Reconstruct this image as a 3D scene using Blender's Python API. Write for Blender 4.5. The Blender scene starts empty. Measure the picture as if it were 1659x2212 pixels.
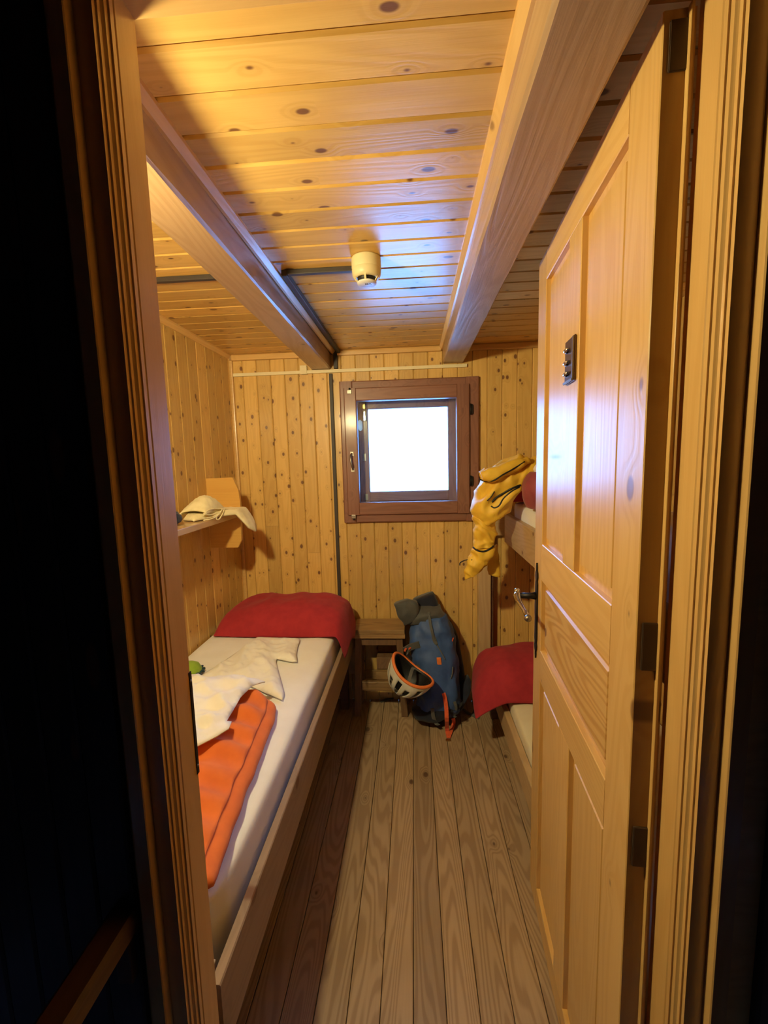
import bpy, bmesh, math, random
import numpy as np
from mathutils import Vector, Matrix, noise
from mathutils.geometry import delaunay_2d_cdt
from mathutils.bvhtree import BVHTree

random.seed(7)
scene = bpy.context.scene
col = scene.collection

# ------------------------------------------------------------------ camera
FW, FH, FPX = 1659.0, 2212.0, 932.0
EYE = Vector((0.0, 0.0, 1.5))
def _basis():
    y = Vector((893 - FW / 2, 993 - FH / 2, FPX)).normalized()       # vanishing point of the room's depth
    d = Vector((1040 - FW / 2, 8906 - FH / 2, FPX))                  # vanishing point of the verticals
    d = (d - y * d.dot(y)).normalized()
    return -(y.cross(d)), y, -d
BX, BY, BZ = _basis()
def to_world(v): return Vector((BX.dot(v), BY.dot(v), BZ.dot(v)))
cam = bpy.data.cameras.new('camera'); cam_o = bpy.data.objects.new('camera', cam); col.objects.link(cam_o)
cam.sensor_fit = 'VERTICAL'; cam.sensor_height = 36.0; cam.lens = 36.0 * FPX / FH
cam.clip_start = 0.02
r_, u_, b_ = to_world(Vector((1, 0, 0))), to_world(Vector((0, -1, 0))), to_world(Vector((0, 0, -1)))
m = Matrix((r_, u_, b_)).transposed().to_4x4(); m.translation = EYE
cam_o.matrix_world = m
scene.camera = cam_o
def ray(px, py): return to_world(Vector((px - FW / 2, py - FH / 2, FPX)))
def at_y(px, py, y):
    r = ray(px, py); return EYE + r * (y / r.y)
def at_z(px, py, z):
    r = ray(px, py); return EYE + r * ((z - EYE.z) / r.z)

# ------------------------------------------------------------------ sky, light, exposure
SKY = (0.15, 0.38, 1.0); SKY_STRENGTH = 10.0
LAMP_COLOR = (1.0, 0.85, 0.45); LAMP_STRENGTH = 230.0
world = bpy.data.worlds.new('sky'); scene.world = world; world.use_nodes = True
bg = world.node_tree.nodes['Background']; bg.inputs[0].default_value = (*SKY, 1); bg.inputs[1].default_value = SKY_STRENGTH
portal = bpy.data.lights.new('window_portal', 'AREA'); portal.shape = 'RECTANGLE'; portal.size = 0.56; portal.size_y = 0.6
portal.cycles.is_portal = True
po = bpy.data.objects.new('window_portal', portal); col.objects.link(po)
po.location = (-0.03, 2.86, 1.555); po.rotation_euler = (math.radians(-90), 0, 0)
vs = scene.view_settings
scene.display_settings.display_device = 'sRGB'
vs.view_transform = 'Standard'; vs.look = 'None'; vs.gamma = 1.0; vs.use_curve_mapping = False
vs.exposure = 1.42
scene.cycles.use_denoising = True
scene.cycles.max_bounces = 10; scene.cycles.diffuse_bounces = 6; scene.cycles.glossy_bounces = 4
scene.cycles.transparent_max_bounces = 12
scene.cycles.sample_clamp_indirect = 6.0

# ------------------------------------------------------------------ materials
class NT:
    def __init__(s, name):
        s.m = bpy.data.materials.new(name); s.m.use_nodes = True
        s.t = s.m.node_tree; s.b = s.t.nodes['Principled BSDF']
    def n(s, typ, **kw):
        nd = s.t.nodes.new(typ)
        for k, v in kw.items(): setattr(nd, k, v)
        return nd
    def l(s, a, b): s.t.links.new(a, b)
    def math(s, op, a, b=None, c=None):
        nd = s.n('ShaderNodeMath', operation=op)
        for i, v in enumerate((a, b, c)):
            if v is None: continue
            if isinstance(v, (int, float)): nd.inputs[i].default_value = v
            else: s.l(v, nd.inputs[i])
        return nd.outputs[0]
    def vmath(s, op, a, b):
        nd = s.n('ShaderNodeVectorMath', operation=op)
        for i, v in enumerate((a, b)):
            if isinstance(v, (tuple, list)): nd.inputs[i].default_value = v
            else: s.l(v, nd.inputs[i])
        return nd.outputs[0]
    def mix(s, f, a, b, blend='MIX'):
        nd = s.n('ShaderNodeMix', data_type='RGBA', blend_type=blend)
        for sock, v in ((nd.inputs[0], f), (nd.inputs[6], a), (nd.inputs[7], b)):
            if isinstance(v, (int, float)): sock.default_value = v
            elif isinstance(v, tuple): sock.default_value = (*v[:3], 1)
            else: s.l(v, sock)
        return nd.outputs[2]
    def ramp(s, f, lo, hi, smooth=True):
        nd = s.n('ShaderNodeMapRange', interpolation_type='SMOOTHSTEP' if smooth else 'LINEAR')
        s.l(f, nd.inputs[0]); nd.inputs[1].default_value = lo; nd.inputs[2].default_value = hi
        return nd.outputs[0]
    def noise(s, vec, scale, detail=3, rough=0.55, dist=0.0):
        nd = s.n('ShaderNodeTexNoise'); s.l(vec, nd.inputs['Vector'])
        nd.inputs['Scale'].default_value = scale; nd.inputs['Detail'].default_value = detail
        nd.inputs['Roughness'].default_value = rough; nd.inputs['Distortion'].default_value = dist
        return nd.outputs['Fac']
    def bump(s, h, strength, dist=0.002):
        nd = s.n('ShaderNodeBump'); nd.inputs['Strength'].default_value = strength; nd.inputs['Distance'].default_value = dist
        s.l(h, nd.inputs['Height']); s.l(nd.outputs[0], s.b.inputs['Normal']); return nd.outputs[0]

def wood(name, light, dark, knot=(0.15, 0.06, 0.024), rough=0.38, coat=0.35, coat_rough=0.16, knots=1.0, rings=0.5, vary=0.16,
         cell=(0.135, 0.075), bump=0.25, wear=0.0, axis=0, density=0.6, spec=0.5, freq=95.0):
    """Varnished softwood; the grain runs along the object's local X (or along the axis given)."""
    w = NT(name)
    tc = w.n('ShaderNodeTexCoord').outputs['Object']; oi = w.n('ShaderNodeObjectInfo').outputs['Random']
    if axis:
        mp = w.n('ShaderNodeSeparateXYZ'); w.l(tc, mp.inputs[0]); cb = w.n('ShaderNodeCombineXYZ')
        order = (1, 0, 2) if axis == 1 else (2, 0, 1)
        for i, k in enumerate(order): w.l(mp.outputs[k], cb.inputs[i])
        tc = cb.outputs[0]
    off = w.n('ShaderNodeCombineXYZ')
    for i, k in enumerate((61.0, 37.0, 53.0)): w.l(w.math('MULTIPLY', oi, k), off.inputs[i])
    p = w.vmath('ADD', tc, off.outputs[0])
    warp = w.noise(w.vmath('MULTIPLY', p, (5, 14, 14)), 1.0, 2)
    # knots: cells stretched along the grain
    kv = w.n('ShaderNodeTexVoronoi', feature='F1', voronoi_dimensions='2D'); kv.inputs['Scale'].default_value = 1.0
    kp = w.vmath('MULTIPLY', p, (1 / cell[0], 1 / cell[1], 0.9))
    w.l(kp, kv.inputs['Vector']); kd = kv.outputs['Distance']
    sp = w.n('ShaderNodeSeparateXYZ'); w.l(kv.outputs['Color'], sp.inputs[0])
    size = w.math('MULTIPLY', w.ramp(sp.outputs[0], 1.0 - density, 1.0, False), 1.0)     # only some cells hold a knot, of uneven size
    kd = w.math('ADD', kd, w.math('MULTIPLY', w.math('SUBTRACT', 1.0, size), 0.13))
    kd = w.math('ADD', kd, w.math('MULTIPLY', w.math('LESS_THAN', size, 0.02), 2.0))
    core = w.math('SUBTRACT', 1.0, w.ramp(kd, 0.10, 0.16))
    halo = w.math('SUBTRACT', 1.0, w.ramp(kd, 0.10, 0.42))
    # contour lines of a stretched noise give growth rings and cathedrals; knots bend them
    field = w.noise(w.vmath('MULTIPLY', p, (0.9, 9, 9)), 1.0, 1.5, 0.4)
    field = w.math('ADD', field, w.math('MULTIPLY', halo, 0.10))
    ring = w.math('SINE', w.math('MULTIPLY', field, freq))
    ring = w.ramp(ring, -0.6, 1.0)
    fine = w.noise(w.vmath('MULTIPLY', p, (6, 260, 260)), 1.0, 2, 0.6)
    tone = w.math('ADD', w.math('MULTIPLY', ring, rings), w.math('MULTIPLY', fine, 0.55))
    tone = w.math('ADD', tone, w.math('MULTIPLY', warp, 0.35))
    c = w.mix(w.ramp(tone, 0.25, 1.25, False), light, dark)
    c = w.mix(w.math('MULTIPLY', halo, 0.30 * knots), c, tuple(d * 0.8 for d in dark))
    c = w.mix(w.math('MULTIPLY', core, 0.93 * knots), c, knot)
    if wear:
        blot = w.noise(p, 3.0, 4, 0.6)
        c = w.mix(w.math('MULTIPLY', w.ramp(blot, 0.42, 0.7), wear), c, tuple(d * 0.55 for d in dark))
    hs = w.n('ShaderNodeHueSaturation'); w.l(c, hs.inputs['Color'])
    r2 = w.math('FRACT', w.math('MULTIPLY', oi, 7.13))
    w.l(w.math('ADD', 1.0 - vary, w.math('MULTIPLY', r2, 2 * vary)), hs.inputs['Value'])
    w.l(hs.outputs[0], w.b.inputs['Base Color'])
    w.b.inputs['Roughness'].default_value = rough; w.b.inputs['Specular IOR Level'].default_value = spec
    w.b.inputs['Coat Weight'].default_value = coat; w.b.inputs['Coat Roughness'].default_value = coat_rough
    h = w.math('ADD', w.math('MULTIPLY', fine, 0.5), w.math('MULTIPLY', ring, -0.35))
    w.bump(h, bump, 0.0012)
    return w.m

def cloth(name, color, color2=None, scale=40.0, rough=0.9, sheen=0.15, weave=900.0, bump=0.25):
    w = NT(name); tc = w.n('ShaderNodeTexCoord').outputs['Object']
    nz = w.noise(tc, scale, 3); c2 = color2 or tuple(v * 0.8 for v in color)
    w.l(w.mix(w.ramp(nz, 0.3, 0.7), color, c2), w.b.inputs['Base Color'])
    w.b.inputs['Roughness'].default_value = rough; w.b.inputs['Sheen Weight'].default_value = sheen
    w.bump(w.noise(tc, weave, 1), bump, 0.0006)
    return w.m

def plain(name, color, rough=0.5, metal=0.0, coat=0.0, vary=0.12, scale=30.0, emit=0.0):
    w = NT(name); tc = w.n('ShaderNodeTexCoord').outputs['Object']
    nz = w.noise(tc, scale, 3)
    w.l(w.mix(w.ramp(nz, 0.3, 0.7), tuple(v * (1 - vary) for v in color), color), w.b.inputs['Base Color'])
    w.b.inputs['Roughness'].default_value = rough; w.b.inputs['Metallic'].default_value = metal
    w.b.inputs['Coat Weight'].default_value = coat
    if emit:
        w.b.inputs['Emission Color'].default_value = (*color, 1); w.b.inputs['Emission Strength'].default_value = emit
    return w.m

def glass_mat():
    w = NT('window_glass'); t = w.t; t.nodes.remove(w.b)
    tr = w.n('ShaderNodeBsdfTransparent'); tr.inputs[0].default_value = (0.94, 0.97, 0.96, 1)
    gl = w.n('ShaderNodeBsdfGlossy'); gl.inputs['Roughness'].default_value = 0.02
    fr = w.n('ShaderNodeFresnel'); fr.inputs[0].default_value = 1.45
    mx = w.n('ShaderNodeMixShader'); w.l(fr.outputs[0], mx.inputs[0]); w.l(tr.outputs[0], mx.inputs[1]); w.l(gl.outputs[0], mx.inputs[2])
    w.l(mx.outputs[0], t.nodes['Material Output'].inputs[0])
    return w.m

M = {}
PL, PD = (0.68, 0.435, 0.135), (0.55, 0.315, 0.080)
M['wall'] = wood('pine_wall_boards', PL, PD, rough=0.42, coat=0.25, cell=(0.10, 0.068), rings=0.35, density=0.85)
M['ceil'] = wood('pine_ceiling_boards', PL, PD, rough=0.31, coat=0.08, coat_rough=0.24, spec=0.42, cell=(0.13, 0.07), rings=0.35, density=0.75)
M['door'] = wood('pine_door', (0.70, 0.44, 0.15), (0.60, 0.335, 0.095), rough=0.34, coat=0.0, coat_rough=0.2, spec=0.30, knots=0.75, density=0.22, cell=(0.17, 0.11), rings=0.4, vary=0.07)
M['frame'] = wood('pine_door_frame', (0.68, 0.42, 0.15), (0.58, 0.325, 0.10), rough=0.35, coat=0.4, knots=0.7, density=0.12, cell=(0.17, 0.11), rings=0.3, vary=0.06)
M['frame_v'] = wood('pine_architrave', (0.68, 0.42, 0.15), (0.58, 0.325, 0.10), rough=0.35, coat=0.4, knots=0.5, density=0.1, cell=(0.17, 0.11), rings=0.3, vary=0.04, axis=2)
M['beam'] = wood('pine_beam', (0.43, 0.28, 0.15), (0.34, 0.205, 0.10), rough=0.4, coat=0.3, coat_rough=0.25, density=0.14, cell=(0.18, 0.13), rings=0.4, vary=0.05, bump=0.5, axis=1)
M['floor'] = wood('larch_floor_boards', (0.43, 0.30, 0.18), (0.31, 0.20, 0.11), knot=(0.10, 0.05, 0.028), rough=0.5, coat=0.08, coat_rough=0.3,
                  cell=(0.16, 0.1), rings=0.85, vary=0.12, wear=0.2, density=0.14, freq=150.0)
M['bedwood'] = wood('bed_board', (0.52, 0.36, 0.19), (0.42, 0.27, 0.13), rough=0.5, coat=0.1, cell=(0.18, 0.13), rings=0.4, vary=0.05, density=0.12)
M['railwood'] = wood('shaded_bed_rail', (0.33, 0.225, 0.14), (0.25, 0.16, 0.095), rough=0.5, coat=0.1, cell=(0.18, 0.13), rings=0.4, vary=0.03, density=0.1)  # bed wood with the dimness of the lower room put into its colour
M['stool'] = wood('stool_wood', (0.36, 0.22, 0.09), (0.22, 0.12, 0.05), rough=0.55, coat=0.05, cell=(0.14, 0.09), rings=0.5, wear=0.3, density=0.15)
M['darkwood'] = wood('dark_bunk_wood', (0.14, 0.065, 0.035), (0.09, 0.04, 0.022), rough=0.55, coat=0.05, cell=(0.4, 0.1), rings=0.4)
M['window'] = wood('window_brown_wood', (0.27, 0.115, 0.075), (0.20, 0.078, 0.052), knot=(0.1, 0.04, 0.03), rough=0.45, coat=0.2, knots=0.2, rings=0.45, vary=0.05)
M['corridor'] = wood('corridor_shaded_boards', (0.060, 0.040, 0.028), (0.038, 0.024, 0.018), rough=0.6, coat=0.1, coat_rough=0.25, cell=(0.3, 0.09), rings=0.3)  # pine coloured dark brown so the unlit corridor stays dark
M['ply'] = wood('plywood', (0.70, 0.40, 0.10), (0.62, 0.33, 0.075), rough=0.4, coat=0.2, knots=0.0, rings=0.3, vary=0.03)
M['shelf'] = wood('shelf_board', (0.62, 0.42, 0.22), (0.55, 0.34, 0.16), rough=0.35, coat=0.4, knots=0.3, rings=0.3, vary=0.03, axis=1)
M['glass'] = glass_mat()
M['brass'] = plain('worn_brass', (0.55, 0.38, 0.16), 0.35, 1.0)
M['iron'] = plain('black_iron', (0.030, 0.026, 0.024), 0.45, 0.7)
M['hinge'] = plain('brown_hinge', (0.13, 0.078, 0.044), 0.5, 0.3)
M['chrome'] = plain('polished_steel', (0.72, 0.72, 0.74), 0.12, 1.0, vary=0.05)
M['plate'] = plain('brown_metal_plate', (0.16, 0.10, 0.06), 0.3, 0.85)
M['steel'] = plain('dull_steel', (0.33, 0.30, 0.26), 0.4, 1.0)
M['cream'] = plain('cream_plastic', (0.78, 0.70, 0.42), 0.4, vary=0.06)
M['white_plastic'] = plain('white_plastic', (0.80, 0.82, 0.84), 0.35, vary=0.04)
M['trunk'] = plain('ivory_trunking', (0.80, 0.70, 0.45), 0.45, vary=0.05)
M['duct'] = plain('dark_duct', (0.045, 0.036, 0.032), 0.55)
M['black'] = plain('black_plastic', (0.008, 0.008, 0.009), 0.5)
M['sheet'] = cloth('white_sheet', (0.86, 0.86, 0.84), (0.83, 0.82, 0.79), 12)
M['cream_sheet'] = cloth('cream_sheet', (0.76, 0.68, 0.46), (0.72, 0.63, 0.41), 12)
M['liner'] = cloth('white_cotton', (0.88, 0.87, 0.82), (0.84, 0.82, 0.75), 18)
M['red'] = cloth('red_cotton', (0.40, 0.022, 0.032), (0.34, 0.016, 0.026), 25, sheen=0.05)
M['orange'] = cloth('orange_quilt', (0.78, 0.19, 0.035), (0.68, 0.15, 0.028), 14, sheen=0.1)
M['yellow'] = cloth('mustard_nylon', (0.88, 0.55, 0.05), (0.80, 0.46, 0.04), 20, rough=0.55, sheen=0.0)
M['towel'] = cloth('cream_cloth', (0.88, 0.80, 0.52), (0.80, 0.71, 0.42), 30)
M['bag'] = cloth('dull_red_nylon', (0.33, 0.055, 0.060), (0.26, 0.038, 0.045), 20, rough=0.6)
M['blue'] = cloth('blue_nylon', (0.045, 0.105, 0.30), (0.032, 0.078, 0.23), 18, rough=0.6, sheen=0.05)
M['navy'] = cloth('navy_fabric', (0.010, 0.013, 0.030), (0.007, 0.009, 0.020), 18)
M['grey'] = cloth('slate_nylon', (0.080, 0.082, 0.080), (0.060, 0.062, 0.060), 20, rough=0.7)
M['strap'] = cloth('grey_webbing', (0.12, 0.12, 0.11), None, 60)
M['orange_strap'] = cloth('orange_webbing', (0.78, 0.12, 0.035), None, 60)
M['patch'] = plain('orange_patch', (0.85, 0.23, 0.05), 0.5)
M['rim'] = plain('orange_rim', (0.85, 0.22, 0.05), 0.45)
M['shell'] = plain('white_helmet_shell', (0.72, 0.70, 0.60), 0.35, coat=0.4)
M['lime'] = cloth('lime_fabric', (0.30, 0.46, 0.045), (0.22, 0.38, 0.03), 20)
M['teal'] = cloth('dark_teal_edging', (0.015, 0.05, 0.07))
M['darkblue'] = cloth('dark_blue_fabric', (0.014, 0.018, 0.045))
M['bluenylon'] = cloth('bright_blue_nylon', (0.03, 0.08, 0.26))

# ------------------------------------------------------------------ object helpers
W = {}                                                              # world matrix of every object built
def link(o, parent, world):
    col.objects.link(o)
    if parent is not None:
        o.parent = parent; o.matrix_basis = W[parent].inverted() @ world
    else: o.matrix_basis = world
    W[o] = world; return o
def tag(o, label=None, cat=None, group=None, kind=None):
    if label: o['label'] = label
    if cat: o['category'] = cat
    if group: o['group'] = group
    if kind: o['kind'] = kind
    return o
def thing(name, label, cat, loc, group=None):
    o = bpy.data.objects.new(name, None); o.empty_display_size = 0.05
    return tag(link(o, None, Matrix.Translation(loc)), label, cat, group)
def setting(name, loc=(0, 0, 0)):
    o = bpy.data.objects.new(name, None); return tag(link(o, None, Matrix.Translation(loc)), kind='structure')
def base_of(parent): return W[parent].translation if parent is not None else Vector((0, 0, 0))

def from_bm(name, bm, mat, parent=None, smooth=False, sub=0, solid=0.0, weld=True):
    """bm in world coordinates, linked as one mesh object whose origin is its parent's base."""
    b = base_of(parent)
    if weld: bmesh.ops.remove_doubles(bm, verts=bm.verts, dist=1e-5)
    bmesh.ops.recalc_face_normals(bm, faces=bm.faces)
    for v in bm.verts: v.co -= b
    me = bpy.data.meshes.new(name); bm.to_mesh(me); bm.free()
    for mm in (mat if isinstance(mat, (list, tuple)) else (mat,)): me.materials.append(mm)
    if smooth:
        for p in me.polygons: p.use_smooth = True
    o = bpy.data.objects.new(name, me)
    if solid:
        s = o.modifiers.new('thickness', 'SOLIDIFY'); s.thickness = solid; s.offset = 0
    if sub:
        s = o.modifiers.new('smooth', 'SUBSURF'); s.levels = sub; s.render_levels = sub
    return link(o, parent, Matrix.Translation(b))

def add_box(bm, lo, hi, bevel=0.0, rot=None):
    c = [(a + b) / 2 for a, b in zip(lo, hi)]; s = [abs(b - a) for a, b in zip(lo, hi)]
    mt = Matrix.Translation(c) @ (rot.to_4x4() if rot else Matrix()) @ Matrix.Diagonal((*s, 1))
    r = bmesh.ops.create_cube(bm, size=1.0, matrix=mt)
    if bevel:
        es = list({e for v in r['verts'] for e in v.link_edges})
        bmesh.ops.bevel(bm, geom=es, offset=min(bevel, min(s) * 0.45), segments=2, affect='EDGES', profile=0.6)
def box(name, lo, hi, mat, parent=None, bevel=0.003):
    bm = bmesh.new(); add_box(bm, lo, hi, bevel); return from_bm(name, bm, mat, parent)

_boards = {}
def board(name, p0, p1, normal, width, thick, mat, parent, groove=0.0):
    """One plank from p0 to p1 (middle of its face), face towards the normal; local X runs along the grain."""
    p0, p1 = Vector(p0), Vector(p1); x = (p1 - p0); L = x.length; x.normalize()
    z = Vector(normal).normalized(); y = z.cross(x).normalized()
    key = (round(L, 4), round(width, 4), round(thick, 4), round(groove, 4), mat.name)
    me = _boards.get(key)
    if me is None:
        h, g = width / 2, max(groove, 0.001)
        prof = [(-h, -thick), (h, -thick), (h, -g * 0.8), (h - g, 0), (-h + g, 0), (-h, -g * 0.8)]
        bm = bmesh.new(); a = [bm.verts.new((0, py, pz)) for py, pz in prof]; b = [bm.verts.new((L, py, pz)) for py, pz in prof]
        n = len(prof)
        for i in range(n): bm.faces.new((a[i], a[(i + 1) % n], b[(i + 1) % n], b[i]))
        bm.faces.new(a); bm.faces.new(b)
        bmesh.ops.recalc_face_normals(bm, faces=bm.faces)
        me = bpy.data.meshes.new(name); bm.to_mesh(me); bm.free(); me.materials.append(mat); _boards[key] = me
    mt = Matrix((x, y, z)).transposed().to_4x4(); mt.translation = p0
    return link(bpy.data.objects.new(name, me), parent, mt)

def frame_axes(t):
    t = t.normalized(); up = Vector((0, 0, 1)) if abs(t.z) < 0.9 else Vector((0, 1, 0))
    s = t.cross(up).normalized(); return s, s.cross(t).normalized()
def spline(pts, n):
    pts = [Vector(p) for p in pts]; out = []
    P = [pts[0] * 2 - pts[1]] + pts + [pts[-1] * 2 - pts[-2]]; k = len(pts) - 1
    for i in range(n + 1):
        f = i / n * k; j = min(int(f), k - 1); t = f - j; a, b, c, d = P[j:j + 4]
        out.append(0.5 * ((2 * b) + (c - a) * t + (2 * a - 5 * b + 4 * c - d) * t * t + (3 * b - a - 3 * c + d) * t ** 3))
    return out
def add_tube(bm, pts, r, seg=8, n=0, closed=False):
    pts = spline(pts, n) if n else [Vector(p) for p in pts]; rings = []; s = None
    for i, p in enumerate(pts):
        t = (pts[(i + 1) % len(pts)] - pts[i - 1]) if closed else (pts[min(i + 1, len(pts) - 1)] - pts[max(i - 1, 0)])
        if s is None: s, u = frame_axes(t)
        else:
            s = (s - t.normalized() * s.dot(t.normalized())).normalized()
        u = s.cross(t.normalized())
        rr = r[i] if isinstance(r, (list, tuple)) else r
        rings.append([bm.verts.new(p + (s * math.cos(2 * math.pi * k / seg) + u * math.sin(2 * math.pi * k / seg)) * rr) for k in range(seg)])
    m_ = len(rings)
    for i in range(m_ if closed else m_ - 1):
        a, b = rings[i], rings[(i + 1) % m_]
        for k in range(seg): bm.faces.new((a[k], a[(k + 1) % seg], b[(k + 1) % seg], b[k]))
    if not closed: bm.faces.new(rings[0]); bm.faces.new(rings[-1])
def tube(name, pts, r, mat, parent, seg=8, n=0, closed=False):
    bm = bmesh.new(); add_tube(bm, pts, r, seg, n, closed); return from_bm(name, bm, mat, parent, smooth=True, weld=False)
def ribbon(name, pts, side, w, th, mat, parent, n=16):
    """A flat strap along pts; side is the direction of its width."""
    pts = spline(pts, n); side = Vector(side).normalized(); bm = bmesh.new(); rings = []
    for i, p in enumerate(pts):
        t = (pts[min(i + 1, len(pts) - 1)] - pts[max(i - 1, 0)]).normalized()
        s = (side - t * side.dot(t)).normalized(); u = s.cross(t)
        rings.append([bm.verts.new(p + s * (a * w / 2) + u * (b * th / 2)) for a, b in ((-1, -1), (1, -1), (1, 1), (-1, 1))])
    for a, b in zip(rings, rings[1:]):
        for k in range(4): bm.faces.new((a[k], a[(k + 1) % 4], b[(k + 1) % 4], b[k]))
    bm.faces.new(rings[0]); bm.faces.new(rings[-1])
    return from_bm(name, bm, mat, parent)
def add_lathe(bm, prof, origin, axis=(0, 0, 1), seg=32):
    """prof: (radius, height) pairs turned about the axis through origin."""
    ax = Vector(axis).normalized(); s, u = frame_axes(ax); o = Vector(origin); rings = []
    for r, h in prof:
        if r < 1e-6: rings.append([bm.verts.new(o + ax * h)])
        else: rings.append([bm.verts.new(o + ax * h + (s * math.cos(2 * math.pi * k / seg) + u * math.sin(2 * math.pi * k / seg)) * r) for k in range(seg)])
    for a, b in zip(rings, rings[1:]):
        for k in range(seg):
            q = [a[k % len(a)], a[(k + 1) % len(a)], b[(k + 1) % len(b)], b[k % len(b)]]
            q = list(dict.fromkeys(q))
            if len(q) > 2: bm.faces.new(q)
def lathe(name, prof, origin, mat, parent, axis=(0, 0, 1), seg=32, smooth=True):
    bm = bmesh.new(); add_lathe(bm, prof, origin, axis, seg); return from_bm(name, bm, mat, parent, smooth=smooth)
def grid_faces(bm, vs_, closed_u=False):
    nu, nv = len(vs_), len(vs_[0])
    for i in range(nu if closed_u else nu - 1):
        for j in range(nv - 1):
            bm.faces.new((vs_[i][j], vs_[(i + 1) % nu][j], vs_[(i + 1) % nu][j + 1], vs_[i][j + 1]))
def ridged(p, f, seed=0.0):
    q = Vector(p) * f + Vector((seed, seed * 1.7, seed * 0.6)); return 1.0 - abs(noise.noise(q)) * 2.0
def soft(p, f, seed=0.0): return noise.noise(Vector(p) * f + Vector((seed, -seed, seed * 0.5)))
def inside(p, poly):
    c = False; j = len(poly) - 1
    for i in range(len(poly)):
        a, b = poly[i], poly[j]
        if (a[1] > p[1]) != (b[1] > p[1]) and p[0] < (b[0] - a[0]) * (p[1] - a[1]) / (b[1] - a[1]) + a[0]: c = not c
        j = i
    return c
def edge_dist(p, poly):
    best = 9.0
    for i in range(len(poly)):
        ax, ay = poly[i - 1]; bx_, by_ = poly[i]; dx, dy = bx_ - ax, by_ - ay; L = dx * dx + dy * dy
        t = max(0, min(1, ((p[0] - ax) * dx + (p[1] - ay) * dy) / L)) if L else 0
        best = min(best, math.hypot(p[0] - ax - dx * t, p[1] - ay - dy * t))
    return best
def patch(outline, step):
    """Triangles filling an outline: (2D points, faces, distance of each point to the edge)."""
    dense = []
    for i in range(len(outline)):
        a, b = outline[i - 1], outline[i]; n = max(1, int(math.hypot(b[0] - a[0], b[1] - a[1]) / step))
        dense += [(a[0] + (b[0] - a[0]) * k / n, a[1] + (b[1] - a[1]) * k / n) for k in range(n)]
    pts = [Vector(p) for p in dense]; xs = [p[0] for p in dense]; ys = [p[1] for p in dense]; row = 0
    y = min(ys)
    while y < max(ys):
        x = min(xs) + (step / 2 if row % 2 else 0)
        while x < max(xs):
            if inside((x, y), dense) and edge_dist((x, y), dense) > step * 0.55: pts.append(Vector((x, y)))
            x += step
        y += step * 0.87; row += 1
    n = len(dense)
    r = delaunay_2d_cdt(pts, [(i, (i + 1) % n) for i in range(n)], [], 1, 1e-6)
    return [tuple(v) for v in r[0]], r[2], dense
def laid_cloth(name, outline, height, mat, parent, step=0.012, thick=0.003, smooth=True):
    """Cloth lying over things: outline in (x, y), height(x, y, edge distance) gives z."""
    v2, fs, dense = patch(outline, step); bm = bmesh.new()
    vv = [bm.verts.new((x, y, height(x, y, edge_dist((x, y), dense)))) for x, y in v2]
    for f in fs:
        try: bm.faces.new([vv[i] for i in f])
        except ValueError: pass
    return from_bm(name, bm, mat, parent, smooth=smooth, solid=thick, weld=False)
def loft(name, sections, mat, parent, seg=28, disp=None, power=2.4, sub=0, n=0):
    """sections: (left point, right point, depth vector); closed body through super-elliptic rings."""
    if n:
        Ls, Rs, Ds = (spline([s[i] for s in sections], n) for i in range(3)); sections = list(zip(Ls, Rs, Ds))
    bm = bmesh.new(); rings = []
    for i, (a, b, d) in enumerate(sections):
        a, b, d = Vector(a), Vector(b), Vector(d); c = (a + b) / 2; h = (b - a) / 2; ring = []
        for k in range(seg):
            t = 2 * math.pi * k / seg; ct, st = math.cos(t), math.sin(t)
            x = math.copysign(abs(ct) ** (2 / power), ct); y = math.copysign(abs(st) ** (2 / power), st)
            p = c + h * x + d * y
            if disp: p = p + (h.normalized() * x + d.normalized() * y) * disp(p, i / (len(sections) - 1), t)
            ring.append(bm.verts.new(p))
        rings.append(ring)
    for a, b in zip(rings, rings[1:]):
        for k in range(seg): bm.faces.new((a[k], a[(k + 1) % seg], b[(k + 1) % seg], b[k]))
    for rg in (rings[0], rings[-1]):
        c = bm.verts.new(sum((v.co for v in rg), Vector()) / seg)
        for k in range(seg): bm.faces.new((rg[k], rg[(k + 1) % seg], c))
    return from_bm(name, bm, mat, parent, smooth=True, sub=sub, weld=False)

# ------------------------------------------------------------------ room shell
YF, YB, XL, XR, ZC = 0.665, 2.56, -1.07, 1.12, 2.135     # inner front and back wall, left and right wall, ceiling
WX0, WX1, WZ0, WZ1 = -0.345, 0.285, 1.235, 1.885         # window opening in the back wall

floor = box('floor', (-1.35, -1.35, -0.06), (1.35, 2.72, -0.018), M['darkwood']); tag(floor, kind='structure')
fw = 0.0905; x = -0.209 - 10 * fw
while x < 1.12:
    if x > -1.10: board('floor_board', (x + fw / 2, YF - 0.10, 0), (x + fw / 2, YB, 0), (0, 0, 1), fw - 0.0022, 0.018, M['floor'], floor, 0.0016)
    x += fw
ceiling = box('ceiling', (-1.35, -1.35, ZC + 0.018), (1.35, 2.80, ZC + 0.08), M['darkwood']); tag(ceiling, kind='structure')
cw = 0.0893; y = 0.716 - cw
while y < YB - 0.01:
    w_ = min(cw, YB - y)
    board('ceiling_board', (XL, y + w_ / 2, ZC), (XR, y + w_ / 2, ZC), (0, 0, -1), w_ - 0.0015, 0.018, M['ceil'], ceiling, 0.0055)
    y += cw

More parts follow.
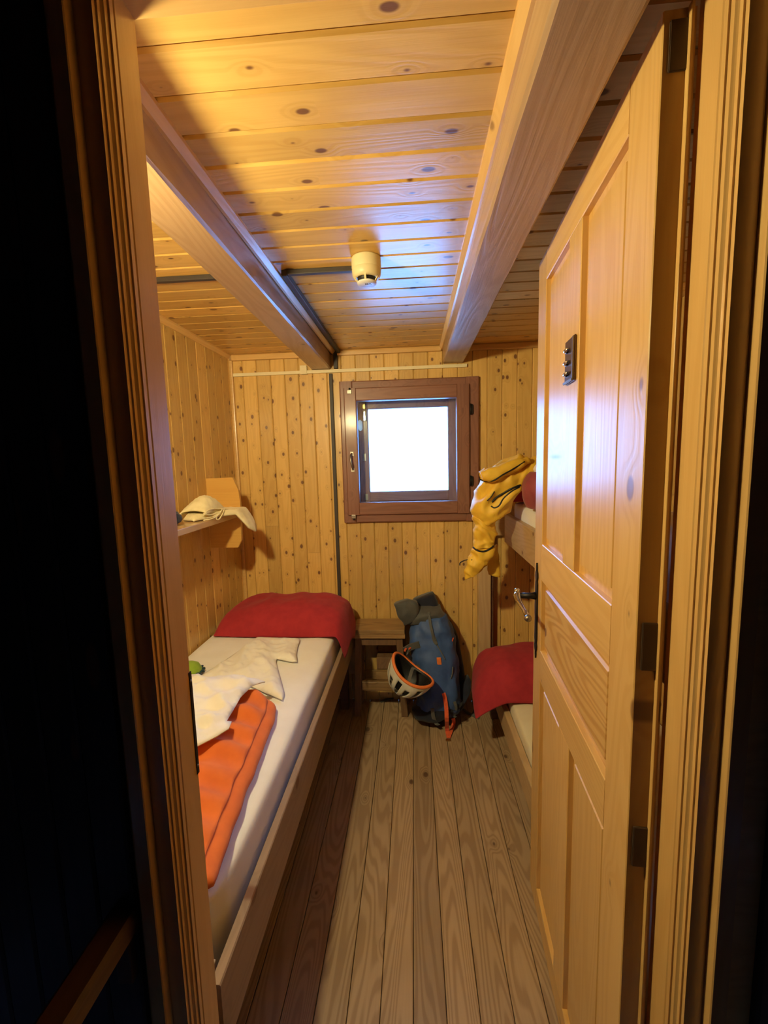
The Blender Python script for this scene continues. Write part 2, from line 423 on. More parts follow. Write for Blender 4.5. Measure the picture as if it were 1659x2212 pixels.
def holed_slab(name, xs, zs, y0, y1, holes, mat):
    """A wall slab in the XZ plane with rectangular openings: one closed mesh."""
    bm = bmesh.new(); cells = [(i, j) for i in range(len(xs) - 1) for j in range(len(zs) - 1) if (i, j) not in holes]
    vf = {}
    def v(i, j, y):
        k = (i, j, y)
        if k not in vf: vf[k] = bm.verts.new((xs[i], y, zs[j]))
        return vf[k]
    for i, j in cells:
        for y in (y0, y1): bm.faces.new((v(i, j, y), v(i + 1, j, y), v(i + 1, j + 1, y), v(i, j + 1, y)))
        for (a, b, nb) in (((i, j), (i + 1, j), (i, j - 1)), ((i + 1, j), (i + 1, j + 1), (i + 1, j)), ((i + 1, j + 1), (i, j + 1), (i, j + 1)), ((i, j + 1), (i, j), (i - 1, j))):
            if nb not in cells: bm.faces.new((v(*a, y0), v(*b, y0), v(*b, y1), v(*a, y1)))
    return tag(from_bm(name, bm, mat), kind='structure')

wall_back = holed_slab('wall_back', (XL - 0.1, WX0, WX1, XR + 0.1), (0.0, WZ0, WZ1, ZC + 0.02), YB + 0.016, YB + 0.20, {(1, 1)}, M['wall'])
bw = 0.0838; seams = -1.065 - 0.015; x = seams
while x < XR:
    c = x + bw / 2; zsegs = [(0.0, ZC)]
    if c + bw / 2 > WX0 and c - bw / 2 < WX1: zsegs = [(0.0, WZ0 - 0.01), (WZ1 + 0.01, ZC)]
    else:
        zj = random.choice((None, None, 1.19, 1.12, 0.95))
        if zj and c < -0.5: zsegs = [(0.0, zj - 0.0006), (zj + 0.0006, ZC)]
    for a, b in zsegs: board('wall_board', (c, YB, a), (c, YB, b), (0, -1, 0), bw - 0.0012, 0.016, M['wall'], wall_back, 0.0045)
    x += bw
wall_left = box('wall_left', (XL - 0.12, YF - 0.09, 0), (XL - 0.016, YB + 0.016, ZC + 0.02), M['wall'], bevel=0); tag(wall_left, kind='structure')
wall_right = box('wall_right', (XR + 0.016, YF - 0.09, 0), (XR + 0.12, YB + 0.016, ZC + 0.02), M['wall'], bevel=0); tag(wall_right, kind='structure')
y = YF
lw = 0.0935
while y < YB - 0.005:
    w_ = min(lw, YB - y)
    board('wall_board', (XL, y + w_ / 2, 0), (XL, y + w_ / 2, ZC), (1, 0, 0), w_ - 0.0012, 0.016, M['wall'], wall_left, 0.0045)
    board('wall_board', (XR, y + w_ / 2, 0), (XR, y + w_ / 2, ZC), (-1, 0, 0), w_ - 0.0012, 0.016, M['wall'], wall_right, 0.0045)
    y += lw
# cornice strips and the corner strip
t1 = box('trim_1', (XL, YB - 0.024, ZC - 0.034), (-0.59, YB, ZC), M['frame'], bevel=0.008)
t2 = box('trim_2', (-0.43, YB - 0.024, ZC - 0.030), (0.17, YB, ZC), M['frame'], bevel=0.008)
t3 = box('trim_3', (0.30, YB - 0.024, ZC - 0.034), (XR, YB, ZC), M['frame'], bevel=0.008)
t4 = board('trim_4', (XL + 0.013, YF, ZC - 0.016), (XL + 0.013, YB, ZC - 0.016), (1, 0, -1), 0.034, 0.018, M['frame'], None, 0.006)
t5 = box('trim_5', (XL, YB - 0.02, 0), (XL + 0.022, YB, ZC - 0.03), M['frame'], bevel=0.006)
for t in (t1, t2, t3, t4, t5): tag(t, kind='structure')

# front wall with the doorway (room side boards), corridor behind it
OX0, OX1, OZ = -0.372, 0.374, 2.112
wall_front = holed_slab('wall_front', (XL - 0.12, OX0 - 0.03, OX1 + 0.03, XR + 0.12), (0.0, OZ + 0.03, ZC + 0.02), YF - 0.085, YF - 0.016, {(1, 0)}, M['wall'])
x = XL
while x < XR - 0.01:
    c = x + bw / 2
    if c + bw / 2 > OX0 - 0.03 and c - bw / 2 < OX1 + 0.03: zs = (OZ + 0.03, ZC)
    else: zs = (0.0, ZC)
    board('wall_board', (c, YF, zs[1]), (c, YF, zs[0]), (0, 1, 0), bw - 0.0012, 0.016, M['wall'], wall_front, 0.0045)
    x += bw
# corridor shell
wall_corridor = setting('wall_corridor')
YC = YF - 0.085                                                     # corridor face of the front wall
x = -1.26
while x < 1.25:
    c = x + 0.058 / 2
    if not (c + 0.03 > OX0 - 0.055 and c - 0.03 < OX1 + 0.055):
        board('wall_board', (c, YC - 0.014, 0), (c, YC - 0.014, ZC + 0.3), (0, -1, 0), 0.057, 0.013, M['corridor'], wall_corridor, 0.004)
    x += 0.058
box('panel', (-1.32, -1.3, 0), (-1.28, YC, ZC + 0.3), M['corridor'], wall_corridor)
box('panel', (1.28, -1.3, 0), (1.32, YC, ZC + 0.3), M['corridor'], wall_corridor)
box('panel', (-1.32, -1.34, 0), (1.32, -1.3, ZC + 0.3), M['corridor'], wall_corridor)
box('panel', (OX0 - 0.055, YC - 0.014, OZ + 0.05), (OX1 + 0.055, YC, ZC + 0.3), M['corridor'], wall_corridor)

# ------------------------------------------------------------------ door frame
frame = setting('trim_6', (0, YF - 0.05, 0))
RB = YF - 0.016                                                     # room edge of the reveal
def jamb(s, x0):
    board('jamb', (x0, (YC + RB) / 2 + 0.0105, 0), (x0, (YC + RB) / 2 + 0.0105, OZ + 0.03), (-s, 0, 0), RB - YC - 0.021, 0.03, M['frame'], frame, 0.002)
    # moulded architrave on the corridor side: (outward from the opening, depth) profile
    prof = [(0.0, 0.600), (0.0, 0.593), (0.0025, 0.593), (0.0025, 0.586), (0.0045, 0.5845), (0.006, 0.583), (0.006, 0.5775), (0.0085, 0.5775), (0.0085, 0.571), (0.0325, 0.571), (0.0325, 0.600)]
    def prism(name, prof, z1, mat):
        bm = bmesh.new(); a = [bm.verts.new((x0 + s * (p + 0.0005), q + YC - 0.58, 0)) for p, q in prof]; b = [bm.verts.new((v.co.x, v.co.y, z1)) for v in a]
        bm.faces.new(a); bm.faces.new(b)
        for i in range(len(a)): bm.faces.new((a[i], a[(i + 1) % len(a)], b[(i + 1) % len(a)], b[i]))
        from_bm(name, bm, mat, frame)
    prism('architrave', prof, OZ + 0.055, M['frame_v'])
    prism('corner_bead', [(0.0330, 0.600), (0.0330, 0.556), (0.0345, 0.5545), (0.055, 0.5545), (0.055, 0.600)], OZ + 0.058, M['frame_v'])
jamb(-1, OX0); jamb(1, OX1)
board('lintel', (OX0, (YC + RB) / 2, OZ), (OX1, (YC + RB) / 2, OZ), (0, 0, -1), RB - YC, 0.03, M['frame'], frame, 0.002)
box('strike_plate', (OX0 - 0.001, RB - 0.006, 0.985), (OX0 + 0.0015, RB + 0.001, 1.165), M['iron'], frame, 0.001)
for z in (1.0, 1.15): lathe('screw', [(0, 0.0015), (0.002, 0.001), (0.0025, 0)], (OX0 + 0.0012, RB - 0.0035, z), M['steel'], frame, (1, 0, 0), 10)

# ------------------------------------------------------------------ ceiling beams
def beam(label, corners_near, corners_far, y0, y1, trim_x, trim_side):
    t = thing('ceiling_beam', label, 'beam', ((corners_near[0] + corners_near[1]) / 2, y0, corners_near[2]))
    tag(t, kind='structure', group=None)
    bm = bmesh.new(); n = 24; rows = []
    for i in range(n + 1):
        f = i / n; y = y0 + (y1 - y0) * f
        xl, xr, zb = (a + (b - a) * f for a, b in zip(corners_near, corners_far))
        wob = lambda k: 0.0022 * soft((f * 9, k, 0.3), 1.0, k * 3.1)
        c = 0.006
        prof = [(xl + c, zb), (xr - c, zb), (xr, zb + c), (xr, ZC + 0.004), (xl, ZC + 0.004), (xl, zb + c)]
        rows.append([bm.verts.new((px + wob(k), y, pz + (wob(k + 7) if k in (0, 1, 2, 5) else 0))) for k, (px, pz) in enumerate(prof)])
    for a, b in zip(rows, rows[1:]):
        for k in range(6): bm.faces.new((a[k], a[(k + 1) % 6], b[(k + 1) % 6], b[k]))
    bm.faces.new(rows[0]); bm.faces.new(rows[-1])
    from_bm('timber', bm, M['beam'], t)
    s = trim_side
    board('edge_strip', (trim_x + s * 0.012, y0, ZC - 0.014), (trim_x + s * 0.012, y1 - 0.002, ZC - 0.014), (s, 0, -1), 0.030, 0.016, M['frame'], t, 0.006)
    return t
beam('heavy square beam over the bed against the left boards, dark cable duct along it', (-0.566, -0.455, 2.037), (-0.580, -0.467, 2.033), YF, YB - 0.001, -0.455, 1)
beam('heavy square beam between the window and the open door, bluish sheen underneath', (0.178, 0.296, 2.040), (0.177, 0.294, 2.038), 0.588, YB - 0.001, 0.177, -1)

# ------------------------------------------------------------------ window
win = setting('window_1', (-0.03, YB, WZ0))
def rail_frame(prefix, x0, x1, z0, z1, w, y0, y1, mat, parent, bev=0.004):
    ym = y0
    for nm, p, q, nr in ((prefix, (x0 + w / 2, y0, z0), (x0 + w / 2, y0, z1), None), (prefix, (x1 - w / 2, y0, z0), (x1 - w / 2, y0, z1), None),
                         (prefix, (x0 + w, y0, z1 - w / 2), (x1 - w, y0, z1 - w / 2), None), (prefix, (x0 + w, y0, z0 + w / 2), (x1 - w, y0, z0 + w / 2), None)):
        board(nm, p, q, (0, -1, 0), w, y1 - y0, mat, parent, bev)
rail_frame('casing', -0.419, 0.378, 1.136, 1.958, 0.076, YB - 0.026, YB + 0.004, M['window'], win, 0.006)
rail_frame('sash_rail', -0.393, 0.322, 1.183, 1.916, 0.072, YB - 0.044, YB + 0.012, M['window'], win, 0.005)
bm = bmesh.new()
for lo, hi in (((WX0 - 0.002, YB + 0.01, WZ0 - 0.002), (WX0 + 0.012, YB + 0.26, WZ1)), ((WX1 - 0.012, YB + 0.01, WZ0), (WX1 + 0.002, YB + 0.26, WZ1)),
               ((WX0, YB + 0.01, WZ1 - 0.012), (WX1, YB + 0.26, WZ1 + 0.002)), ((WX0, YB + 0.01, WZ0 - 0.002), (WX1, YB + 0.26, WZ0 + 0.012))):
    add_box(bm, lo, hi)
from_bm('reveal_lining', bm, M['window'], win)
YO = YB + 0.105
rail_frame('outer_sash_rail', -0.333, 0.273, 1.247, 1.873, 0.062, YO, YO + 0.045, M['window'], win, 0.006)
box('pane', (-0.325, YB - 0.018, 1.25), (0.255, YB - 0.014, 1.85), M['glass'], win, 0)
box('outer_pane', (-0.276, YO + 0.018, 1.30), (0.216, YO + 0.022, 1.82), M['glass'], win, 0)
YS = YB - 0.044                                                     # room face of the sash
# handle on the closing stile
h = from_bm('handle_plate', (lambda b: (add_box(b, (-0.366, YS - 0.003, 1.53), (-0.346, YS, 1.556), 0.001), add_box(b, (-0.364, YS - 0.003, 1.438), (-0.344, YS, 1.462), 0.001), b)[2])(bmesh.new()), M['steel'], win)
tube('pull_handle', [(-0.357, YS - 0.002, 1.545), (-0.361, YS - 0.020, 1.530), (-0.360, YS - 0.026, 1.500), (-0.354, YS - 0.024, 1.470), (-0.353, YS - 0.002, 1.450)], [0.005, 0.006, 0.0062, 0.0066, 0.007, 0.0062, 0.006, 0.0055, 0.005], M['steel'], win, 8, 8)
for z, nm in ((1.895, 1), (1.175, -1)):
    box('turn_latch', (-0.372, YS - 0.006, z - 0.011), (-0.345, YS - 0.001, z + 0.011), M['steel'], win, 0.003)
    lathe('latch_pivot', [(0, 0.012), (0.005, 0.011), (0.006, 0.002), (0.006, 0)], (-0.356, YS - 0.004, z + nm * 0.016), M['iron'], win, (0, -1, 0), 12)
for z in (1.775, 1.37):
    box('hinge', (0.326, YS + 0.004, z - 0.026), (0.342, YS + 0.018, z + 0.026), M['iron'], win, 0.002)
    tube('hinge_pin', [(0.329, YS + 0.002, z - 0.03), (0.329, YS + 0.002, z + 0.03)], 0.005, M['iron'], win, 8)
# brass fittings of the outer sash, seen through the pane
box('corner_fitting', (-0.319, YO - 0.004, 1.815), (-0.282, YO - 0.0005, 1.850), M['brass'], win, 0.001)
box('corner_fitting', (-0.303, YO - 0.004, 1.745), (-0.281, YO - 0.0005, 1.800), M['chrome'], win, 0.001)
tube('fitting_pin', [(-0.283, YO - 0.006, 1.74), (-0.283, YO - 0.006, 1.85)], 0.004, M['brass'], win, 8)
tube('fitting_pin', [(-0.300, YO - 0.006, 1.74), (-0.300, YO - 0.006, 1.80)], 0.003, M['chrome'], win, 8)
lathe('round_cap', [(0, 0.006), (0.030, 0.004), (0.034, 0)], (-0.318, YO - 0.020, 1.715), M['cream'], win, (1, -0.35, 0), 24)
box('lower_fitting', (-0.309, YO - 0.004, 1.258), (-0.285, YO - 0.0005, 1.296), M['steel'], win, 0.001)
box('middle_fitting', (-0.312, YO - 0.003, 1.50), (-0.290, YO - 0.0005, 1.545), M['steel'], win, 0.001)

# ------------------------------------------------------------------ the open door
A2, D2 = Vector((0.331, 0.650)), Vector((0.052, 0.738)).normalized(); N2 = Vector((-D2.y, D2.x))
def dp(u, z, off=0.0): q = A2 + D2 * u + N2 * off; return Vector((q.x, q.y, z))
door = setting('door_1', dp(0.0, 0.0)); DT = 0.040
N3 = Vector((N2.x, N2.y, 0))
def rail(name, u0, u1, z0, z1, vertical, face=0.0, thick=DT, g=0.0018, mat=None):
    if vertical: return board(name, dp((u0 + u1) / 2, z0, face), dp((u0 + u1) / 2, z1, face), N3, u1 - u0, thick, mat or M['door'], door, g)
    return board(name, dp(u0, (z0 + z1) / 2, face), dp(u1, (z0 + z1) / 2, face), N3, z1 - z0, thick, mat or M['door'], door, g)
rail('stile', 0.0, 0.100, 0.012, 2.063, True); rail('stile', 0.640, 0.738, 0.012, 2.063, True)
for z0, z1 in ((1.985, 2.063), (1.130, 1.240), (0.812, 0.910), (0.012, 0.092)): rail('rail', 0.100, 0.640, z0, z1, False)
rail('muntin', 0.325, 0.416, 1.240, 1.985, True); rail('muntin', 0.325, 0.416, 0.092, 0.812, True)
def panel(u0, u1, z0, z1, vertical):
    """A fielded panel: recessed border, sloping step and flat raised field, both faces."""
    bm = bmesh.new()
    def ringv(i, off): return [bm.verts.new(dp(u, z, off)) for u, z in ((u0 + i, z0 + i), (u1 - i, z0 + i), (u1 - i, z1 - i), (u0 + i, z1 - i))]
    for sgn, base in ((1, -0.013), (-1, -0.027)):
        rr = [ringv(-0.004, base), ringv(0.020, base), ringv(0.024, base + sgn * 0.006)]
        for a, b in zip(rr, rr[1:]):
            for k in range(4): bm.faces.new((a[k], a[(k + 1) % 4], b[(k + 1) % 4], b[k]))
        bm.faces.new(rr[-1])
    p = from_bm('panel', bm, M['door_v'] if vertical else M['door_h'], door)
    # sloping lip at the panel's foot and head
    return p
M['door_v'] = wood('pine_door_panel', (0.70, 0.44, 0.15), (0.60, 0.335, 0.095), rough=0.34, coat=0.0, coat_rough=0.2, spec=0.30, knots=0.75, density=0.22, cell=(0.17, 0.11), rings=0.4, vary=0.06, axis=2)
M['door_h'] = wood('pine_door_middle_panel', (0.70, 0.44, 0.15), (0.55, 0.29, 0.080), rough=0.34, coat=0.0, coat_rough=0.2, spec=0.30, knots=0.6, density=0.22, cell=(0.17, 0.11), rings=0.7, vary=0.05, axis=1)
for u0, u1, z0, z1, v_ in ((0.100, 0.325, 1.240, 1.985, True), (0.416, 0.640, 1.240, 1.985, True), (0.100, 0.640, 0.910, 1.130, False), (0.100, 0.325, 0.092, 0.812, True), (0.416, 0.640, 0.092, 0.812, True)):
    panel(u0, u1, z0, z1, v_)
rail('closing_lip', -0.009, 0.0, 0.012, 2.063, True, face=-0.029, thick=0.004, g=0.001)
# lock furniture
bm = bmesh.new()
prof = [(0.0, 0.862), (0.004, 0.875), (0.003, 0.885), (0.011, 0.893), (0.013, 0.905), (0.008, 0.915), (0.0125, 0.925), (0.0125, 1.105), (0.008, 1.115), (0.014, 1.127), (0.012, 1.140), (0.004, 1.148), (0.005, 1.156), (0.0, 1.172)]
fr = [bm.verts.new(dp(0.692 + w_, z, 0.005)) for w_, z in prof] + [bm.verts.new(dp(0.692 - w_, z, 0.005)) for w_, z in reversed(prof[1:-1])]
bk = [bm.verts.new(Vector(v.co) - N3 * 0.005) for v in fr]
bm.faces.new(fr); bm.faces.new(bk)
for i in range(len(fr)): bm.faces.new((fr[i], fr[(i + 1) % len(fr)], bk[(i + 1) % len(fr)], bk[i]))
esc = from_bm('escutcheon', bm, M['iron'], door)
tube('spindle', [dp(0.692, 1.066, 0.004), dp(0.692, 1.066, 0.020), dp(0.692, 1.066, 0.052)], [0.013, 0.0095, 0.009], M['iron'], door, 12)
lv = tube('lever', [dp(0.700, 1.072, 0.060), dp(0.688, 1.066, 0.062), dp(0.660, 1.056, 0.060), dp(0.625, 1.050, 0.056), dp(0.590, 1.044, 0.052), dp(0.575, 1.040, 0.050)],
          [0.006, 0.011, 0.012, 0.010, 0.008, 0.007, 0.0065, 0.006, 0.0075, 0.006, 0.006], M['chrome'], door, 12, 10)
bm = bmesh.new(); bmesh.ops.create_uvsphere(bm, u_segments=16, v_segments=10, radius=0.0105, matrix=Matrix.Translation(dp(0.572, 1.037, 0.050))); from_bm('lever_ball', bm, M['steel'], door, smooth=True)
bm = bmesh.new(); bmesh.ops.create_uvsphere(bm, u_segments=16, v_segments=10, radius=0.0095, matrix=Matrix.Translation(dp(0.702, 1.078, 0.060))); from_bm('lever_knob', bm, M['chrome'], door, smooth=True)
# metal plate with three small knobs on the muntin
bm = bmesh.new(); rot = Matrix((Vector((D2.x, D2.y, 0)), N3, Vector((0, 0, 1)))).transposed()
def door_box(bm, u0, u1, z0, z1, o0, o1, bev=0.0):
    c = dp((u0 + u1) / 2, (z0 + z1) / 2, (o0 + o1) / 2); s = (u1 - u0, o1 - o0, z1 - z0)
    mt = Matrix.Translation(c) @ rot.to_4x4() @ Matrix.Diagonal((*s, 1)); r = bmesh.ops.create_cube(bm, size=1.0, matrix=mt)
    if bev: bmesh.ops.bevel(bm, geom=list({e for v in r['verts'] for e in v.link_edges}), offset=bev, segments=2, affect='EDGES')
door_box(bm, 0.338, 0.410, 1.662, 1.758, 0.0005, 0.006, 0.0015); pl = from_bm('number_plate', bm, M['plate'], door)
bm = bmesh.new(); door_box(bm, 0.338, 0.346, 1.664, 1.756, 0.006, 0.009, 0.001); door_box(bm, 0.340, 0.410, 1.662, 1.668, 0.006, 0.010, 0.001); from_bm('raised_edge', bm, M['steel'], pl)
for z in (1.735, 1.708, 1.684):
    tube('knob', [dp(0.372, z, 0.005), dp(0.376, z, 0.011), dp(0.388, z - 0.002, 0.012), dp(0.394, z - 0.003, 0.006)], [0.003, 0.004, 0.004, 0.003], M['chrome'], pl, 8)
# hinges let into the hinge edge
for z, hgt in ((1.21, 0.075), (0.875, 0.070), (2.02, 0.06)):
    bm = bmesh.new(); door_box(bm, -0.003, 0.002, z - hgt / 2, z + hgt / 2, -0.030, -0.008, 0.001); hg = from_bm('hinge', bm, M['hinge'], door)

# ------------------------------------------------------------------ cable duct, trunking, smoke detector, lamp
duct = thing('cable_duct', 'dark cable duct along the beam and down the wall beside the window', 'cable duct', (-0.47, YB, 0.55))
box('ceiling_run', (-1.069, 1.484, ZC - 0.016), (-0.585, 1.502, ZC - 0.0002), M['duct'], duct, 0.002)
box('ceiling_run', (-0.405, 1.485, ZC - 0.016), (-0.186, 1.503, ZC - 0.0002), M['duct'], duct, 0.002)
box('beam_run', (-0.425, 1.485, ZC - 0.020), (-0.405, YB - 0.026, ZC - 0.0002), M['duct'], duct, 0.003)
box('wall_run', (-0.448, YB - 0.024, 2.034), (-0.425, YB - 0.0005, ZC - 0.002), M['duct'], duct, 0.002)
box('wall_run', (-0.479, YB - 0.014, 0.02), (-0.459, YB - 0.0005, 2.008), M['duct'], duct, 0.003)
tr = thing('cable_trunking', 'thin ivory cable trunking across the wall above the window', 'trunking', (-0.37, YB, 2.02))
box('channel', (-1.047, YB - 0.018, 2.012), (0.312, YB - 0.0145, 2.030), M['trunk'], tr, 0.001)
box('channel_back', (-1.047, YB - 0.0148, 2.013), (0.312, YB - 0.0005, 2.029), M['trunk'], tr, 0.001)
box('joint_cover', (-0.645, YB - 0.024, 2.008), (-0.605, YB - 0.0005, 2.058), M['trunk'], tr, 0.002)

sd = thing('smoke_detector', 'round cream smoke detector on the ceiling boards between the beams', 'smoke detector', (-0.137, 1.440, ZC))
SC = Vector((-0.137, 1.440, ZC - 0.0005))
lathe('base', [(0, 0), (0.0455, 0), (0.0465, -0.004), (0.0465, -0.030), (0.0455, -0.034)], SC, M['cream'], sd, seg=48)
lathe('cap', [(0.0455, -0.034), (0.0462, -0.036), (0.045, -0.052), (0.040, -0.060), (0.034, -0.0625), (0.030, -0.060), (0, -0.058)], SC, M['cream'], sd, seg=48)
lathe('chamber', [(0.029, -0.058), (0.029, -0.072), (0, -0.072)], SC, M['black'], sd, seg=32)
for k in range(5):
    a = math.radians(-92 + 72 * k); d = Vector((math.cos(a), math.sin(a), 0)); s = Vector((-d.y, d.x, 0)) * 0.003; bm = bmesh.new()
    q = [(0.038, -0.058), (0.044, -0.054), (0.031, -0.074), (0.026, -0.074)]
    f1 = [bm.verts.new(SC + d * r + Vector((0, 0, z)) + s) for r, z in q]; f2 = [bm.verts.new(SC + d * r + Vector((0, 0, z)) - s) for r, z in q]
    bm.faces.new(f1); bm.faces.new(f2)
    for i in range(4): bm.faces.new((f1[i], f1[(i + 1) % 4], f2[(i + 1) % 4], f2[i]))
    from_bm('rib', bm, M['cream'], sd)
disc = lathe('disc', [(0, -0.072), (0.030, -0.072), (0.031, -0.074), (0.030, -0.077), (0, -0.077)], SC, M['white_plastic'], sd, seg=40)
txt = bpy.data.curves.new('logo', 'FONT'); txt.body = 'ESA'; txt.size = 0.013; txt.extrude = 0.0004; txt.align_x = 'CENTER'; txt.align_y = 'CENTER'
to = bpy.data.objects.new('tmp', txt); col.objects.link(to)
me = bpy.data.meshes.new_from_object(to.evaluated_get(bpy.context.evaluated_depsgraph_get())); bpy.data.objects.remove(to)
me.materials.append(M['strap']); mt = Matrix.Translation(SC + Vector((0, 0, -0.0774))) @ Matrix.Rotation(math.pi, 4, 'X') @ Matrix.Shear('XY', 4, (0.2, 0.0))
mt = Matrix.Translation(SC + Vector((0.004, 0, -0.0774))) @ Matrix.Rotation(math.pi, 4, 'X')
link(bpy.data.objects.new('logo', me), disc, mt)

LAMP = Vector((-0.600, 0.745, 1.89))
def bulb_mat():
    w = NT('lamp_bulb_glow'); w.t.nodes.remove(w.b); e = w.n('ShaderNodeEmission'); e.inputs[0].default_value = (*LAMP_COLOR, 1)
    f = w.n('ShaderNodeLightFalloff'); f.inputs['Strength'].default_value = LAMP_STRENGTH
    w.l(f.outputs['Linear'], e.inputs[1]); w.l(e.outputs[0], w.t.nodes['Material Output'].inputs[0]); return w.m
lamp = thing('wall_lamp', 'bare glowing bulb on the front wall over the bed, hidden behind the door frame', 'lamp', (LAMP.x, YF, LAMP.z))
lathe('back_plate', [(0, 0), (0.035, 0), (0.035, 0.006), (0.012, 0.012), (0, 0.012)], (LAMP.x, YF + 0.0005, LAMP.z - 0.07), M['cream'], lamp, (0, 1, 0))
tube('arm', [(LAMP.x, YF + 0.01, LAMP.z - 0.07), (LAMP.x, YF + 0.05, LAMP.z - 0.085), (LAMP.x, LAMP.y, LAMP.z - 0.075)], 0.005, M['brass'], lamp, 8, 8)
lathe('socket', [(0, -0.085), (0.014, -0.08), (0.017, -0.045), (0.014, -0.036), (0, -0.036)], LAMP, M['cream'], lamp)
bm = bmesh.new(); bmesh.ops.create_uvsphere(bm, u_segments=20, v_segments=12, radius=0.04, matrix=Matrix.Translation(LAMP)); from_bm('bulb', bm, bulb_mat(), lamp, smooth=True)

# ------------------------------------------------------------------ left bed
bed = thing('single_bed', 'pale board-sided bed along the left wall', 'bed', (-0.73, 1.6, 0))
board('side_rail', (-0.375, YF + 0.002, 0.464), (-0.375, 2.50, 0.464), (1, 0, 0), 0.156, 0.020, M['railwood'], bed, 0.003)
box('end_board', (-1.06, 2.50, 0.20), (-0.376, 2.525, 0.60), M['bedwood'], bed)
box('end_board', (-1.06, 0.70, 0.20), (-0.412, 0.725, 0.52), M['bedwood'], bed)
box('slat_base', (-1.06, 0.726, 0.41), (-0.413, 2.499, 0.425), M['bedwood'], bed)
for yy in (0.73, 2.44):
    for xx in (-1.05, -0.47): box('leg', (xx, yy, 0), (xx + 0.05, yy + 0.05, 0.41), M['darkwood'], bed)
def mattress(name, label, lo, hi, mat, r=0.035):
    bm = bmesh.new(); nx, ny, nz = 14, 34, 6; g = bmesh.ops.create_cube(bm, size=1.0)
    bmesh.ops.subdivide_edges(bm, edges=bm.edges, cuts=11, use_grid_fill=True)
    c = (Vector(lo) + Vector(hi)) / 2; h = (Vector(hi) - Vector(lo)) / 2
    for v in bm.verts:
        p = Vector((v.co.x * 2 * h.x, v.co.y * 2 * h.y, v.co.z * 2 * h.z))
        q = Vector([max(-hh + r, min(hh - r, a)) for a, hh in zip(p, h)]); d = p - q
        if d.length > 1e-6: p = q + d.normalized() * r
        p += Vector((0.004 * soft(p, 9, 2), 0, 0.005 * soft(p, 5, 4) * (1 if p.z > 0 else 0)))
        v.co = c + p
    o = from_bm(name, bm, mat, None, smooth=True, sub=1); return tag(o, label, 'mattress')
mattress('mattress', 'long white sheeted mattress on the left bed', (-1.062, 0.73, 0.428), (-0.410, 2.495, 0.638), M['sheet'])

def pillow(name, label, cx, cy, z0, hx, hy, th, flange, sag, seed, mat, droop=None):
    """A stuffed pillowcase: two puffed faces and an empty flange at one end that hangs."""
    bm = bmesh.new(); nu, nv = 40, 26; top, bot = [], []
    for i in range(nu + 1):
        u = -1 + 2 * i / nu; ru, rb = [], []
        for j in range(nv + 1):
            v = -1 + 2 * j / nv
            k = max(0.0, (1 - abs(u) ** 3.2)) ** 0.55 * max(0.0, (1 - abs(v) ** 3.0)) ** 0.6
            px, py = cx + u * hx * (1 - 0.05 * v * v), cy + v * hy * (1 - 0.06 * u * u)
            wr = 0.016 * (ridged((px, py * 0.7, 0), 6, seed) - 0.4) + 0.006 * (ridged((px * 1.6, py, 0), 13, seed + 2) - 0.4) * (0.3 + abs(u))
            zt = z0 + th * k + wr * min(1, k * 2.5); zb = z0 + 0.004 * k
            p1, p2 = Vector((px, py, zt)), Vector((px, py, zb - (0.002 if k <= 0.01 else 0)))
            if droop: p1, p2 = droop(p1, u, v, k), droop(p2, u, v, k)
            ru.append(p1); rb.append(p2)
        top.append([bm.verts.new(p) for p in ru]); bot.append([bm.verts.new(p) for p in rb])
    grid_faces(bm, top); grid_faces(bm, bot)
    for i in range(nu):
        for j in (0, nv): bm.faces.new((top[i][j], top[i + 1][j], bot[i + 1][j], bot[i][j]))
    for j in range(nv):
        for i in (0, nu): bm.faces.new((top[i][j], top[i][j + 1], bot[i][j + 1], bot[i][j]))
    o = from_bm(name, bm, mat, None, smooth=True, sub=1, weld=False); return tag(o, label, 'pillow', 'red pillows on the beds')
def droop_left(p, u, v, k):
    e = max(0.0, u - 0.86) / 0.14                                   # right end hangs over the mattress edge
    p.z -= 0.10 * e ** 1.6 + 0.02 * e * math.sin(v * 5); p.x += -0.01 * e
    return p
pillow('pillow', 'red pillow on the white mattress by the back wall, the widest of the red pillows', -0.685, 2.225, 0.647, 0.355, 0.225, 0.130, 0, 0, 3.0, M['red'], droop_left)

# ------------------------------------------------------------------ orange quilt
ZT = 0.640
bm = bmesh.new(); rows = []; ny = 46
for i in range(ny + 1):
    f = i / ny; y = 0.735 + (1.425 - 0.735) * f
    xr = -0.432 - 0.070 * f - (0.06 * max(0, f - 0.93) / 0.07)
    endk = min(1.0, (1 - f) / 0.035) ** 0.5 if f > 0.965 else 1.0
    xl = -1.02 if f < 0.4 else -1.02 + 0.40 * (f - 0.4) / 0.6
    puff = 0.006 * math.sin(y * 70) + 0.006 * soft((y * 3, 0, 0), 6, 1)
    sec = []
    n1 = 16
    for k in range(n1 + 1):                                         # upper layer, left to right
        t = k / n1; x = xl + (xr - 0.03 - xl) * t
        q = math.sin(math.pi * (0.15 + 0.85 * t)) ** 0.5 if t > 0.8 else 1.0
        sec.append((x, ZT + 0.048 + 0.028 * endk * (1.0 if t < 0.8 else math.cos((t - 0.8) / 0.2 * 1.35)) + puff * (0.5 + t) + 0.006 * soft((x, y, 0), 16, 5)))
    wob = 0.008 * soft((y, 0, 0), 14, 9)
    sec += [(xr - 0.012 + wob, ZT + 0.050), (xr - 0.020 + wob, ZT + 0.042), (xr - 0.006, ZT + 0.040), (xr + 0.012 + wob, ZT + 0.030 + puff * 0.5), (xr + 0.016 + wob, ZT + 0.014), (xr + 0.004, ZT + 0.001), (xl, ZT + 0.001)]
    rows.append([bm.verts.new((x, y, z)) for x, z in sec])
